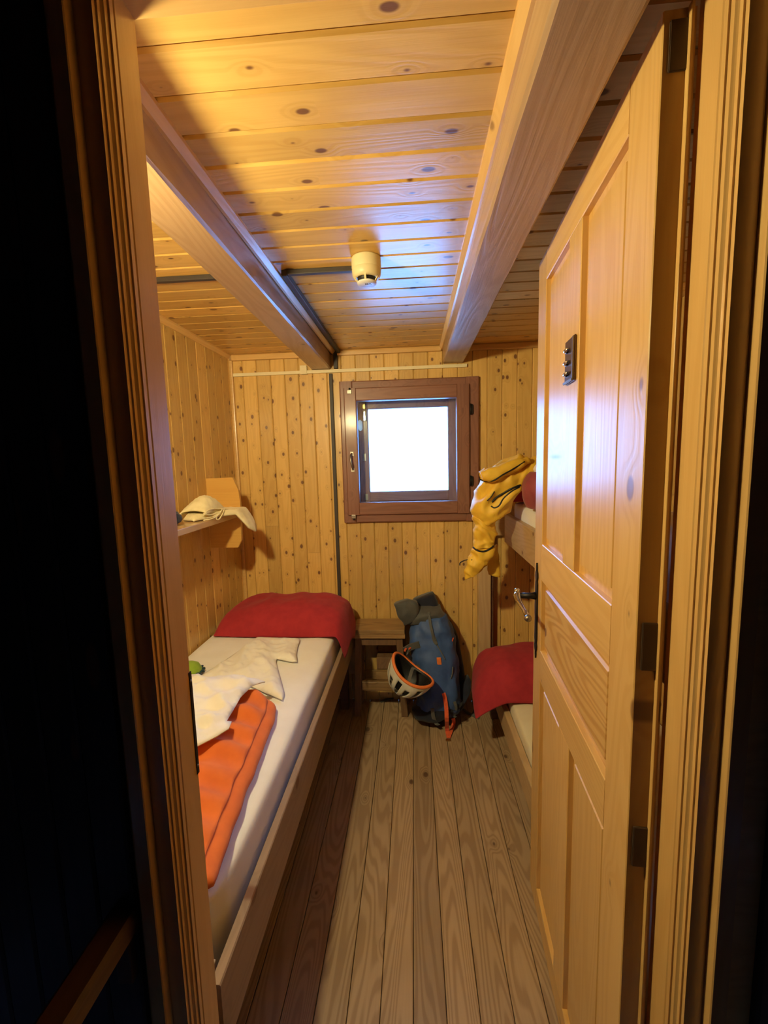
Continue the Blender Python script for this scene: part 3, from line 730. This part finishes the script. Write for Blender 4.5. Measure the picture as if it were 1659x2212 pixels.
for a, b in zip(rows, rows[1:]):
    m_ = len(a)
    for k in range(m_): bm.faces.new((a[k], a[(k + 1) % m_], b[(k + 1) % m_], b[k]))
bm.faces.new(rows[0]); bm.faces.new(rows[-1])
quilt = from_bm('folded_quilt', bm, M['orange'], None, smooth=True, sub=1, weld=False)
tag(quilt, 'orange quilted sleeping bag folded lengthwise on the white mattress', 'sleeping bag')

# ------------------------------------------------------------------ white cloths on the left bed
def pxz(pts, z): return [(lambda q: (q.x, q.y))(at_z(a, b, z)) for a, b in pts]
z1 = ZT + 0.006
oa = pxz([(564, 1378), (605, 1380), (646, 1381), (648, 1385), (643, 1398), (640, 1415), (642, 1431), (630, 1432), (598, 1425), (596, 1432), (605, 1465), (614, 1500), (610, 1514), (575, 1500), (520, 1474), (430, 1476), (425, 1468), (470, 1440), (520, 1405), (556, 1378)], z1)
def ha(x, y, d):
    f = min(1, d / 0.03)
    return z1 + 0.004 + f * (0.020 * max(0, ridged((x * 0.9 + y * 0.5, y * 0.3 - x * 0.4, 0), 10, 2)) ** 1.6 + 0.008 * max(0, ridged((x, y, 0), 22, 5)) ** 2 + 0.004)
tag(laid_cloth('sleeping_liner', oa, ha, M['liner'], None), 'thin cream cotton liner lying crumpled from the red pillow down the white mattress', 'liner')
z2 = ZT + 0.02
ob = pxz([(405, 1470), (450, 1468), (518, 1470), (520, 1476), (545, 1488), (572, 1492), (574, 1497), (548, 1512), (522, 1540), (506, 1570), (492, 1595), (503, 1596), (497, 1612), (470, 1630), (430, 1652), (395, 1662), (380, 1560)], ZT + 0.05)
def hb(x, y, d):
    f = min(1, d / 0.025); on = 1 / (1 + math.exp((y - 1.46) * 40)) if x > -1.05 else 0
    return ZT + 0.014 + 0.090 * on + f * (0.024 * max(0, ridged((x, y * 1.3, 0), 8, 7)) ** 1.6 + 0.012 * max(0, ridged((y, x, 0), 17, 4)) ** 1.6)
tag(laid_cloth('white_shirt', ob, hb, M['liner'], None, thick=0.004), 'crumpled white shirt thrown over the far end of the orange sleeping bag', 'shirt')
g = thing('green_cap', 'lime green cap with a dark frilled edge on the mattress beside the door frame', 'cap', at_z(415, 1462, ZT))
GC = at_z(410, 1458, ZT) + Vector((0, 0, 0.002))
bm = bmesh.new(); add_lathe(bm, [(0, 0.055), (0.02, 0.052), (0.038, 0.040), (0.048, 0.020), (0.050, 0.004), (0.046, 0)], GC, seg=28)
for v in bm.verts: v.co += Vector((0.003 * soft(v.co, 40), 0.003 * soft(v.co, 40, 3), 0.002 * soft(v.co, 30, 5)))
from_bm('crown', bm, M['lime'], g, smooth=True)
pts = [GC + Vector((math.cos(a) * (0.053 + 0.004 * math.sin(a * 14)), math.sin(a) * (0.053 + 0.004 * math.sin(a * 14)), 0.012 + 0.004 * math.cos(a * 14))) for a in [2 * math.pi * k / 90 for k in range(90)]]
tube('frill', pts, 0.0055, M['teal'], g, 6, closed=True)

# ------------------------------------------------------------------ shelf on the left wall with its cloth
SZ = 1.255
shelf = thing('wall_shelf', 'white edged wooden shelf on the left wall above the bed', 'shelf', (XL, 1.6, SZ))
box('shelf_board', (XL, 0.95, SZ - 0.026), (-0.912, 2.163, SZ), M['shelf'], shelf, 0.002)
bm = bmesh.new()
prof = [(XL, 1.068), (-0.925, 1.068), (-0.905, 1.105), (-0.900, 1.225), (-0.898, 1.30), (-0.903, 1.368), (-0.930, 1.434), (XL, 1.432)]
f1 = [bm.verts.new((x, 2.165, z)) for x, z in prof]; f2 = [bm.verts.new((x, 2.183, z)) for x, z in prof]; bm.faces.new(f1); bm.faces.new(f2)
for i in range(len(prof)): bm.faces.new((f1[i], f1[(i + 1) % len(prof)], f2[(i + 1) % len(prof)], f2[i]))
from_bm('end_panel', bm, M['ply'], shelf)
ct = thing('cloth_bag', 'cream cotton bag with drawstrings folded flat on the shelf, corner drooping over its edge', 'bag', (-0.95, 2.05, SZ))
def hc(x, y, d):
    over = max(0.0, x + 0.860); k = min(1, d / 0.015)
    return SZ + 0.006 + k * (0.016 + 0.005 * ridged((x, y, 0), 18, 3)) - 2.2 * over ** 1.1
oc = [(-1.045, 1.90), (-1.02, 1.83), (-0.96, 1.80), (-0.93, 1.87), (-0.905, 1.95), (-0.86, 2.01), (-0.815, 2.05), (-0.80, 2.10), (-0.815, 2.145), (-0.87, 2.158), (-0.95, 2.158), (-1.03, 2.155), (-1.05, 2.03)]
laid_cloth('body', oc, hc, M['towel'], ct, step=0.008, thick=0.010)
bm = bmesh.new(); rows = []
for i in range(25):                                                 # folded peak on top
    f = i / 24; y = 1.845 + 0.20 * f; x = -0.985 + 0.02 * f
    hgt = 0.072 * math.sin(math.pi * min(1, f * 1.25 + 0.05)) ** 0.8 if f < 0.75 else 0.072 * math.sin(math.pi * 0.9875) ** 0.8 + 0.0
    hgt = 0.070 * max(0.02, math.sin(math.pi * (0.05 + 0.92 * f)) ** 0.8)
    rows.append([bm.verts.new((x + math.cos(a) * 0.052 * (1.15 - f * 0.4) + 0.003 * soft((a, f * 6, 1), 2), y, SZ + 0.028 + abs(math.sin(a)) ** 0.8 * hgt * (1 + 0.10 * ridged((a, f * 4, 0), 1.6, 2)))) for a in [math.pi * k / 16 for k in range(17)]])
grid_faces(bm, rows)
from_bm('folded_flap', bm, M['towel'], ct, smooth=True, solid=0.006, weld=False)
tube('hem', [(-0.930, 1.835, SZ + 0.030), (-0.925, 1.88, SZ + 0.045), (-0.915, 1.95, SZ + 0.042), (-0.905, 2.02, SZ + 0.030), (-0.915, 2.035, SZ + 0.022), (-0.918, 1.96, SZ + 0.020), (-0.922, 1.88, SZ + 0.022), (-0.930, 1.835, SZ + 0.030)], 0.004, M['towel'], ct, 8, 40)
tube('drawstring', [(-0.905, 1.97, SZ + 0.038), (-0.900, 1.93, SZ + 0.022), (-0.905, 1.90, SZ + 0.010), (-0.912, 1.86, SZ + 0.005), (-0.930, 1.83, SZ + 0.004)], 0.003, M['towel'], ct, 6, 24)
tube('drawstring', [(-0.900, 1.98, SZ + 0.036), (-0.894, 1.945, SZ + 0.018), (-0.900, 1.915, SZ - 0.004), (-0.905, 1.90, SZ + 0.004), (-0.902, 1.93, SZ + 0.026)], 0.003, M['towel'], ct, 6, 24)
p0 = at_z(371, 1131, SZ)
bm = bmesh.new(); bmesh.ops.create_icosphere(bm, subdivisions=4, radius=1.0)
for v in bm.verts:
    n = v.co.copy(); s = 1 + 0.22 * (ridged(n, 2.2, 4) - 0.4)
    v.co = Vector((max(p0.x, XL + 0.062), p0.y - 0.078, SZ + 0.030)) + Vector((n.x * 0.046, n.y * 0.05, max(-0.029, n.z * 0.034))) * s
    v.co.z = max(v.co.z, SZ + 0.001)
tag(from_bm('fabric_bundle', bm, M['darkblue'], None, smooth=True), 'crumpled dark blue bundle on the shelf beside the door frame', 'bundle')

# ------------------------------------------------------------------ stool
st = thing('stool', 'old wooden stool with a thick top by the bed under the window', 'stool', (-0.217, 2.45, 0))
bm = bmesh.new(); add_box(bm, (-0.366, 2.362, 0.512), (-0.068, 2.545, 0.537), 0.003); from_bm('seat', bm, M['stool'], st)
bm = bmesh.new(); add_box(bm, (-0.372, 2.357, 0.488), (-0.066, 2.548, 0.511), 0.003); from_bm('seat_moulding', bm, M['stool'], st)
M['stool_dark'] = wood('stool_leg_wood', (0.20, 0.11, 0.055), (0.13, 0.07, 0.035), rough=0.6, coat=0.0, cell=(0.3, 0.08), rings=0.4, axis=2)
for sx in (-1, 1):
    for yy in (2.372, 2.505):
        bm = bmesh.new(); cx = -0.218 + sx * 0.118; add_box(bm, (cx - 0.019, yy, 0), (cx + 0.019, yy + 0.034, 0.488), 0.003)
        for v in bm.verts:
            v.co.x += sx * 0.022 * (1 - v.co.z / 0.488)
        from_bm('leg', bm, M['stool_dark'], st)
box('apron', (-0.318, 2.375, 0.440), (-0.118, 2.395, 0.488), M['stool_dark'], st); box('apron', (-0.318, 2.515, 0.440), (-0.118, 2.535, 0.488), M['stool_dark'], st)
board('front_stretcher', (-0.325, 2.377, 0.187), (-0.112, 2.377, 0.187), (0, -1, 0), 0.054, 0.022, M['stool'], st, 0.002)
box('back_stretcher', (-0.325, 2.513, 0.16), (-0.112, 2.53, 0.215), M['stool'], st)
box('shelf_block', (-0.243, 2.40, 0.216), (-0.112, 2.512, 0.262), M['stool'], st)
box('shelf_block', (-0.240, 2.43, 0.268), (-0.112, 2.512, 0.34), M['stool_dark'], st)

# ------------------------------------------------------------------ backpack
bp = thing('backpack', 'blue trekking backpack with slate grey top leaning beside the stool', 'backpack', (0.10, 2.38, 0))
def S(pxl, pxr, py, y, d, pyr=None):
    a, b = at_y(pxl, py, y), at_y(pxr, pyr if pyr else py, y); return (a, b, Vector((0, d, 0)))
def bulge(p, f, t): return 0.010 * soft(p, 10, 3) + 0.011 * (ridged((p.x * 1.3 + p.z * 0.4, p.y, p.z * 0.8 - p.x * 0.4), 14, 6) - 0.5) + 0.004 * (ridged(p, 34, 2) - 0.5)
secs = [S(898, 988, 1540, 2.345, 0.075, 1534), S(900, 992, 1520, 2.335, 0.105), S(906, 992, 1490, 2.34, 0.12), S(902, 990, 1450, 2.355, 0.122), S(892, 987, 1415, 2.37, 0.118),
        S(886, 984, 1385, 2.385, 0.112), S(886, 978, 1360, 2.395, 0.105), S(892, 970, 1342, 2.405, 0.095), S(897, 960, 1329, 2.41, 0.075, 1325)]
mainbag = loft('main_bag', secs, M['blue'], bp, seg=44, disp=bulge, power=2.7, n=34)
secs = [S(878, 958, 1342, 2.415, 0.080, 1330), S(873, 962, 1326, 2.42, 0.088), S(868, 958, 1316, 2.425, 0.085), S(872, 954, 1311, 2.43, 0.070), S(884, 948, 1308, 2.432, 0.050), S(898, 938, 1306, 2.434, 0.02)]
collar = loft('top_collar', secs, M['grey'], bp, seg=36, disp=lambda p, f, t: 0.016 * (ridged((p.x, p.y, p.z), 14, 1) - 0.5), n=18)
secs = [S(852, 884, 1304, 2.37, 0.030, 1294), S(856, 900, 1318, 2.37, 0.040, 1300), S(862, 905, 1334, 2.37, 0.042, 1318), S(872, 902, 1348, 2.375, 0.032, 1335)]
loft('lid_flap', secs, M['grey'], bp, seg=28, disp=lambda p, f, t: 0.008 * (ridged(p, 16, 8) - 0.5), n=14, power=3)
secs = [S(888, 905, 1298, 2.46, 0.05, 1310), S(898, 938, 1290, 2.465, 0.06, 1312), S(915, 948, 1283, 2.47, 0.06, 1315), S(930, 950, 1282, 2.47, 0.045, 1318), S(936, 948, 1284, 2.47, 0.03, 1312)]
loft('back_pad_top', [S(892, 936, 1296, 2.47, 0.045, 1280), S(897, 942, 1306, 2.47, 0.055, 1290), S(904, 947, 1318, 2.47, 0.06, 1303), S(914, 950, 1332, 2.47, 0.06, 1320)], M['navy'], bp, seg=28, n=14, power=3.5)
# back panel, hip belt and harness on the wall side
loft('back_panel', [S(960, 1002, 1520, 2.43, 0.06), S(975, 1005, 1490, 2.44, 0.065), S(975, 1003, 1450, 2.45, 0.06), S(965, 996, 1410, 2.46, 0.055), S(950, 988, 1370, 2.47, 0.045), S(940, 972, 1340, 2.475, 0.035)], M['navy'], bp, seg=28, n=20)
loft('hip_belt', [S(962, 1000, 1540, 2.33, 0.045, 1524), S(975, 1012, 1525, 2.34, 0.05, 1500), S(985, 1018, 1505, 2.37, 0.05, 1480), S(990, 1012, 1480, 2.40, 0.04, 1462)], M['navy'], bp, seg=24, n=16, disp=lambda p, f, t: 0.012 * (ridged(p, 14, 2) - 0.5))
pocket = loft('bottom_pocket', [S(888, 905, 1532, 2.30, 0.03, 1524), S(896, 935, 1546, 2.29, 0.055, 1512), S(915, 962, 1554, 2.28, 0.06, 1508), S(938, 988, 1556, 2.285, 0.055, 1512), S(962, 1000, 1546, 2.30, 0.04, 1516)], M['navy'], bp, seg=28, n=22, disp=lambda p, f, t: 0.010 * (ridged(p, 15, 5) - 0.5))
def snap(pts, y, objs, lift):
    """Points laid onto the surface of the objects given; where they miss it, at depth y."""
    trees = []
    for o in objs:
        b = W[o].translation; trees.append(BVHTree.FromPolygons([v.co + b for v in o.data.vertices], [tuple(p.vertices) for p in o.data.polygons]))
    out = []
    for a, b in pts:
        d = ray(a, b).normalized(); best = None
        for t in trees:
            h = t.ray_cast(EYE, d)
            if h[0] is not None and (best is None or h[3] < best): best = h[3]
        out.append(EYE + d * (best - lift) if best and best < 3.0 else at_y(a, b, y))
    return out
def PY(pts, y): return snap(pts, y, [mainbag, collar, pocket], 0.004)
YFm = 2.228                                                         # front face of the bag
ribbon('orange_strap', [at_y(958, 1497, 2.222), at_y(961, 1508, 2.214), at_y(964, 1530, 2.196), at_y(965, 1555, 2.172), at_z(966, 1578, 0.012), at_z(969, 1594, 0.006)], (1, 0, 0.05), 0.021, 0.003, M['orange_strap'], bp)
ribbon('orange_strap', [at_z(969, 1594, 0.005), at_z(974, 1580, 0.010), at_z(980, 1562, 0.02), at_y(979, 1552, 2.25)], (1, 0, 0.1), 0.020, 0.003, M['orange_strap'], bp)
bm = bmesh.new(); q = at_z(968, 1599, 0.004); add_box(bm, (q.x - 0.013, q.y - 0.006, 0.001), (q.x + 0.013, q.y + 0.006, 0.007), 0.001); from_bm('strap_buckle', bm, M['brass'], bp)
def on_front(name, pts, y, w, mat, th=0.004, side=(1, 0, 0), n=16): return ribbon(name, PY(pts, y), side, w, th, mat, bp, n)
on_front('grey_strap', [(934, 1530), (936, 1548), (942, 1562), (947, 1566)], 2.222, 0.020, M['strap'])
on_front('grey_strap', [(982, 1516), (985, 1530), (980, 1545), (984, 1549)], 2.245, 0.016, M['strap'])
on_front('centre_cord', [(926, 1322), (929, 1345), (934, 1368), (938, 1385), (944, 1392)], 2.285, 0.014, M['grey'], th=0.012)
tube('cord', PY([(927, 1326), (931, 1342), (932, 1360), (941, 1380), (945, 1394), (955, 1412), (962, 1425)], 2.268), 0.0028, M['strap'], bp, 6, 24)
bm = bmesh.new(); pc = PY([(948.5, 1428)], 2.228)[0]; add_box(bm, (pc.x - 0.012, pc.y - 0.004, pc.z - 0.020), (pc.x + 0.012, pc.y + 0.006, pc.z + 0.020), 0.004)
for v in bm.verts: v.co.x -= (v.co.z - pc.z) * 0.10
from_bm('orange_patch', bm, M['patch'], bp)
on_front('compression_strap', [(874, 1405), (884, 1399), (894, 1395), (906, 1392)], 2.30, 0.034, M['grey'], th=0.012, side=(0, 0, 1))
on_front('red_tab', [(874, 1407), (877, 1400)], 2.283, 0.010, M['orange_strap'], n=4)
on_front('red_tab', [(883, 1402), (892, 1397)], 2.283, 0.008, M['orange_strap'], side=(0, 0, 1), n=4)
on_front('red_tab', [(901, 1390), (904, 1397)], 2.283, 0.008, M['orange_strap'], n=4)
on_front('red_tab', [(979, 1378), (977, 1385)], 2.30, 0.006, M['orange_strap'], n=4)
on_front('side_pocket_edge', [(880, 1412), (890, 1425), (905, 1440), (925, 1458)], 2.262, 0.016, M['grey'], th=0.006, side=(0.4, 0, 1))
tube('zip', PY([(978, 1440), (977, 1455), (974, 1466)], 2.245), 0.003, M['strap'], bp, 6, 8)
ribbon('loose_strap', [at_z(998, 1530, 0.02), at_z(1012, 1540, 0.005), at_z(1028, 1549, 0.004), at_z(1035, 1551, 0.004)], (0.3, 1, 0), 0.018, 0.003, M['strap'], bp)
ribbon('loose_strap', [at_z(1030, 1522, 0.03), at_z(1024, 1538, 0.006), at_z(1021, 1545, 0.004)], (1, 0.2, 0), 0.016, 0.003, M['strap'], bp)
ribbon('loose_strap', [at_z(822, 1516, 0.004), at_z(832, 1512, 0.006), at_z(841, 1509, 0.008), at_z(850, 1509, 0.010)], (0.1, 1, 0), 0.022, 0.004, M['strap'], bp)

# ------------------------------------------------------------------ helmet on the pack
HN = Vector((0.53, -0.065, 0.835)).normalized(); HL = Vector((0.8, -0.267, -0.537)); HL = (HL - HN * HL.dot(HN)).normalized(); HW = HN.cross(HL)
HC = at_y(889, 1450, 2.125)
hel = thing('climbing_helmet', 'white vented helmet with an orange rim hanging on the blue backpack', 'helmet', HC)
A_, B_, D_ = 0.122, 0.092, 0.134
def rim_wave(a): return 0.016 * math.cos(2 * a) + 0.006 * math.sin(a)
def rim_rad(a): return 1.0 - 0.10 * max(0, math.cos(2 * (a - math.pi / 2))) ** 2 * (1 if True else 0) * 0.6
def hp(a, f, s=1.0, lift=0.0):
    """a: angle round the rim, f: 0 rim .. 1 crown."""
    ph = f * math.pi / 2; rr = math.cos(ph) ** 0.85; q = HL * (A_ * rr * math.cos(a) * rim_rad(a)) + HW * (B_ * rr * math.sin(a) * rim_rad(a))
    return HC + q * s - HN * (D_ * math.sin(ph) * s) + HN * (rim_wave(a) * (1 - f) + lift)
NA, NF = 104, 26
def vent(a, f):
    k = (a / (2 * math.pi) * 13) % 1.0
    return (0.10 if int(a / (2 * math.pi) * 13) % 2 else 0.24) < f < 0.80 and abs(k - 0.5) < 0.25
bm = bmesh.new(); rings = [[bm.verts.new(hp(2 * math.pi * i / NA, min(0.995, j / NF))) for j in range(NF + 1)] for i in range(NA)]
for i in range(NA):
    for j in range(NF):
        if not vent(2 * math.pi * (i + 0.5) / NA, (j + 0.5) / NF): bm.faces.new((rings[i][j], rings[(i + 1) % NA][j], rings[(i + 1) % NA][j + 1], rings[i][j + 1]))
for v in [v for v in bm.verts if not v.link_faces]: bm.verts.remove(v)
from_bm('shell', bm, M['shell'], hel, smooth=True, solid=0.006, weld=False)
bm = bmesh.new(); rings = [[bm.verts.new(hp(2 * math.pi * i / 48, min(0.99, j / 14), 0.90, 0.004)) for j in range(15)] for i in range(48)]; grid_faces(bm, rings, True)
from_bm('foam_liner', bm, M['black'], hel, smooth=True, solid=0.004, weld=False)
tube('rim_trim', [hp(2 * math.pi * k / 80, 0.0, 0.985, 0.001) for k in range(80)], 0.0085, M['rim'], hel, 8, closed=True)
ribbon('chin_strap', [hp(1.2, 0.02, 0.93), hp(1.2, 0.2, 0.75, 0.03), HC + HN * 0.01 + HW * 0.02, HC + HN * 0.012 - HW * 0.02, hp(4.9, 0.2, 0.75, 0.03), hp(4.9, 0.02, 0.93)], HL, 0.016, 0.002, M['strap'], hel)
loft('head_cradle', [(hp(0.5, 0.05, 0.88), hp(0.5, 0.35, 0.86), HW * 0.004), (hp(0.0, 0.05, 0.88), hp(0.0, 0.4, 0.86), HL * 0.004), (hp(-0.5, 0.05, 0.88), hp(-0.5, 0.35, 0.86), HW * 0.004)], M['black'], hel, seg=12, n=8)

# ------------------------------------------------------------------ bunk on the right
bunk = thing('bunk_bed', 'two-tier wooden bunk on the right behind the open door', 'bunk bed', (0.75, 1.6, 0))
board('lower_rail', (0.430, 0.78, 0.175), (0.430, 2.42, 0.175), (-1, 0, 0), 0.118, 0.028, M['bedwood'], bunk, 0.003)
box('lower_base', (0.459, 0.80, 0.150), (1.10, 2.42, 0.168), M['bedwood'], bunk)
box('leg', (0.418, 2.365, 0), (0.458, 2.405, 0.116), M['darkwood'], bunk); box('leg', (0.432, 0.80, 0), (0.470, 0.84, 0.116), M['darkwood'], bunk)
box('leg', (1.05, 0.80, 0), (1.09, 0.84, 0.15), M['darkwood'], bunk); box('leg', (1.05, 2.36, 0), (1.09, 2.40, 0.15), M['darkwood'], bunk)
board('upper_rail', (0.505, 0.80, 1.105), (0.505, 2.44, 1.105), (-1, 0, 0), 0.158, 0.028, M['bedwood'], bunk, 0.004)
box('upper_base', (0.534, 0.82, 1.045), (1.10, 2.44, 1.065), M['bedwood'], bunk)
board('post', (0.402, 2.485, 0.0), (0.402, 2.485, 1.20), (0, -1, 0), 0.072, 0.055, M['bedwood'], bunk, 0.003)
box('post_gap_shade', (0.440, 2.50, 0.0), (0.456, 2.54, 1.20), M['darkwood'], bunk)  # dark strip standing in for the shaded gap beside the post
box('post', (0.46, 0.74, 0), (0.50, 0.78, 1.20), M['bedwood'], bunk)
box('head_rail', (0.44, 2.505, 1.05), (1.08, 2.53, 1.20), M['bedwood'], bunk)
mattress('mattress', 'cream sheeted mattress on the low bunk behind the door', (0.462, 0.82, 0.169), (1.095, 2.415, 0.300), M['cream_sheet'])
mattress('mattress', 'pale mattress on the upper bunk under the yellow jacket', (0.536, 0.84, 1.066), (1.095, 2.43, 1.262), M['sheet'])
def droop_right(p, u, v, k):
    e = max(0.0, -u - 0.62) / 0.38
    p.z -= 0.060 * e ** 1.4 * (0.75 - 0.55 * v) + 0.018 * e * math.sin(v * 6 + 1); p.x += 0.03 * e * (v + 0.4)
    return p
pillow('pillow', 'red pillow on the low bunk, corner hanging towards the floor', 0.685, 2.245, 0.309, 0.405, 0.235, 0.165, 0, 0, 8.0, M['red'], droop_right)
pillow('pillow', 'red pillow on the upper bunk, mostly hidden behind the yellow jacket', 0.70, 2.335, 1.272, 0.345, 0.095, 0.12, 0, 0, 5.0, M['red'], lambda p, u, v, k: p)

# ------------------------------------------------------------------ yellow jacket over the bunk end
jk = thing('yellow_jacket', 'mustard yellow jacket draped over the end of the upper bunk, sleeve hanging down', 'jacket', (0.42, 2.25, 1.2))
def J(a, b, y, d):
    c = lambda q: (980 + q[0] / 6.914, 940 + q[1] / 6.914)
    return (at_y(*c(a), y - 0.06), at_y(*c(b), y - 0.06), Vector((0, d, 0)))
def fold(p, f, t):
    q, al = p.x * 0.8 - p.z * 0.6, p.x * 0.6 + p.z * 0.8            # folds run down the drape
    return 0.026 * (ridged((q * 17, al * 5, p.y * 4), 1.0, 3) - 0.4) + 0.009 * (ridged((q * 34, al * 13, p.y * 8), 1.0, 6) - 0.4)
body = [J((1230, 330), (1230, 700), 2.22, 0.060), J((1080, 320), (1110, 760), 2.20, 0.075), J((940, 340), (1000, 840), 2.20, 0.085), J((740, 410), (900, 960), 2.20, 0.09), J((520, 510), (840, 1060), 2.195, 0.09),
        J((390, 640), (760, 1160), 2.20, 0.085), J((345, 900), (680, 1260), 2.20, 0.075), J((295, 1120), (640, 1330), 2.205, 0.06), J((300, 1250), (625, 1400), 2.21, 0.055)]
jbody = loft('body', body, M['yellow'], jk, seg=56, disp=fold, n=46, power=2.3)
def fold2(p, f, t):
    q, al = p.x * 0.7 + p.z * 0.7, p.x * 0.7 - p.z * 0.7
    return 0.018 * (ridged((q * 19, al * 8, p.y * 4), 1.0, 1) - 0.45) + 0.008 * (ridged((q * 30, al * 26, p.y * 9), 1.0, 6) - 0.4)
jsleeve = loft('sleeve', [J((290, 1200), (625, 1360), 2.20, 0.05), J((325, 1350), (620, 1480), 2.20, 0.046), J((320, 1520), (600, 1590), 2.20, 0.044), J((298, 1680), (590, 1660), 2.20, 0.042)], M['yellow'], jk, seg=44, disp=fold2, n=30)
jcuff = loft('cuff', [J((296, 1690), (590, 1672), 2.20, 0.040), J((250, 1800), (570, 1790), 2.20, 0.038), J((205, 1930), (500, 1900), 2.20, 0.034), J((185, 2050), (440, 1980), 2.20, 0.030), J((195, 2140), (400, 2030), 2.20, 0.020)], M['yellow'], jk, seg=40, disp=fold2, n=24)
loft('hanging_flap', [J((630, 1640), (655, 1640), 2.26, 0.010), J((560, 1800), (672, 1790), 2.26, 0.014), J((505, 1930), (682, 1900), 2.26, 0.014), J((520, 2080), (690, 2125), 2.26, 0.008)], M['yellow'], jk, seg=24, disp=lambda p, f, t: 0.006 * (ridged(p, 24, 3) - 0.4), n=16)
jhood = loft('hood', [J((470, 480), (480, 640), 2.12, 0.02), J((380, 560), (430, 690), 2.11, 0.03), J((480, 510), (600, 690), 2.10, 0.035), J((700, 440), (800, 600), 2.105, 0.035), J((930, 360), (1000, 500), 2.115, 0.03), J((1100, 320), (1150, 420), 2.13, 0.02)], M['yellow'], jk, seg=32, disp=lambda p, f, t: 0.008 * (ridged(p, 18, 9) - 0.45), n=28)
def jl(pts, y): return snap([(980 + a / 6.914, 940 + b / 6.914) for a, b in pts], y - 0.06, [jbody, jsleeve, jcuff, jhood], 0.0015)
tube('piping', jl([(385, 655), (470, 690), (590, 680), (720, 600), (880, 510), (1060, 395)], 2.072), 0.0035, M['black'], jk, 6, 30)
tube('piping', jl([(295, 1675), (350, 1720), (440, 1738), (540, 1700), (595, 1655)], 2.150), 0.0045, M['black'], jk, 6, 20)
tube('zip', jl([(1000, 745), (860, 800), (720, 880), (640, 930), (570, 1000)], 2.105), 0.005, M['black'], jk, 6, 24)
tube('zip', jl([(985, 770), (850, 850), (740, 950), (680, 1050), (610, 1085), (560, 1060)], 2.100), 0.0035, M['black'], jk, 6, 24)
tube('zip', jl([(500, 980), (560, 920), (610, 840)], 2.100), 0.003, M['black'], jk, 6, 12)
tube('toggle_cord', jl([(275, 1862), (200, 1862), (140, 1880), (95, 1910), (92, 1945)], 2.165), 0.003, M['black'], jk, 6, 16)

# ------------------------------------------------------------------ stuff sack on the upper bunk
sk = thing('stuff_sack', 'dull red drawstring sack stuffed with blue and white things on the upper bunk', 'sack', (0.590, 1.95, 1.262))
ctr = [(0.588, 1.95, 1.264, 0.050), (0.585, 1.945, 1.275, 0.080), (0.580, 1.94, 1.32, 0.094), (0.580, 1.94, 1.37, 0.095), (0.584, 1.945, 1.41, 0.086), (0.592, 1.955, 1.432, 0.072)]
loft('sack', [(Vector((x - r, y, z)), Vector((x + r, y, z)), Vector((0, r, 0))) for x, y, z, r in ctr], M['bag'], sk, seg=40, disp=lambda p, f, t: 0.010 * (ridged((p.x, p.y, p.z * 0.4), 14, 2) - 0.5), n=26)
loft('white_clothing', [(Vector((0.535, 1.935, 1.42)), Vector((0.60, 1.935, 1.415)), Vector((0, 0.06, 0))), (Vector((0.53, 1.935, 1.45)), Vector((0.60, 1.935, 1.445)), Vector((0, 0.055, 0))), (Vector((0.55, 1.935, 1.476)), Vector((0.59, 1.935, 1.47)), Vector((0, 0.03, 0)))], M['liner'], sk, seg=24, n=12, disp=lambda p, f, t: 0.008 * (ridged(p, 22, 3) - 0.5))
loft('blue_clothing', [(Vector((0.575, 1.925, 1.42)), Vector((0.66, 1.925, 1.415)), Vector((0, 0.06, 0))), (Vector((0.57, 1.925, 1.46)), Vector((0.66, 1.925, 1.455)), Vector((0, 0.055, 0))), (Vector((0.585, 1.925, 1.492)), Vector((0.64, 1.925, 1.485)), Vector((0, 0.03, 0)))], M['bluenylon'], sk, seg=24, n=12, disp=lambda p, f, t: 0.010 * (ridged(p, 20, 5) - 0.5))
tube('drawstring', [(0.592 + 0.074 * math.cos(a), 1.955 + 0.074 * math.sin(a), 1.428) for a in [2 * math.pi * k / 30 for k in range(30)]], 0.003, M['black'], sk, 6, closed=True)

# ------------------------------------------------------------------ handrail in the dark corridor
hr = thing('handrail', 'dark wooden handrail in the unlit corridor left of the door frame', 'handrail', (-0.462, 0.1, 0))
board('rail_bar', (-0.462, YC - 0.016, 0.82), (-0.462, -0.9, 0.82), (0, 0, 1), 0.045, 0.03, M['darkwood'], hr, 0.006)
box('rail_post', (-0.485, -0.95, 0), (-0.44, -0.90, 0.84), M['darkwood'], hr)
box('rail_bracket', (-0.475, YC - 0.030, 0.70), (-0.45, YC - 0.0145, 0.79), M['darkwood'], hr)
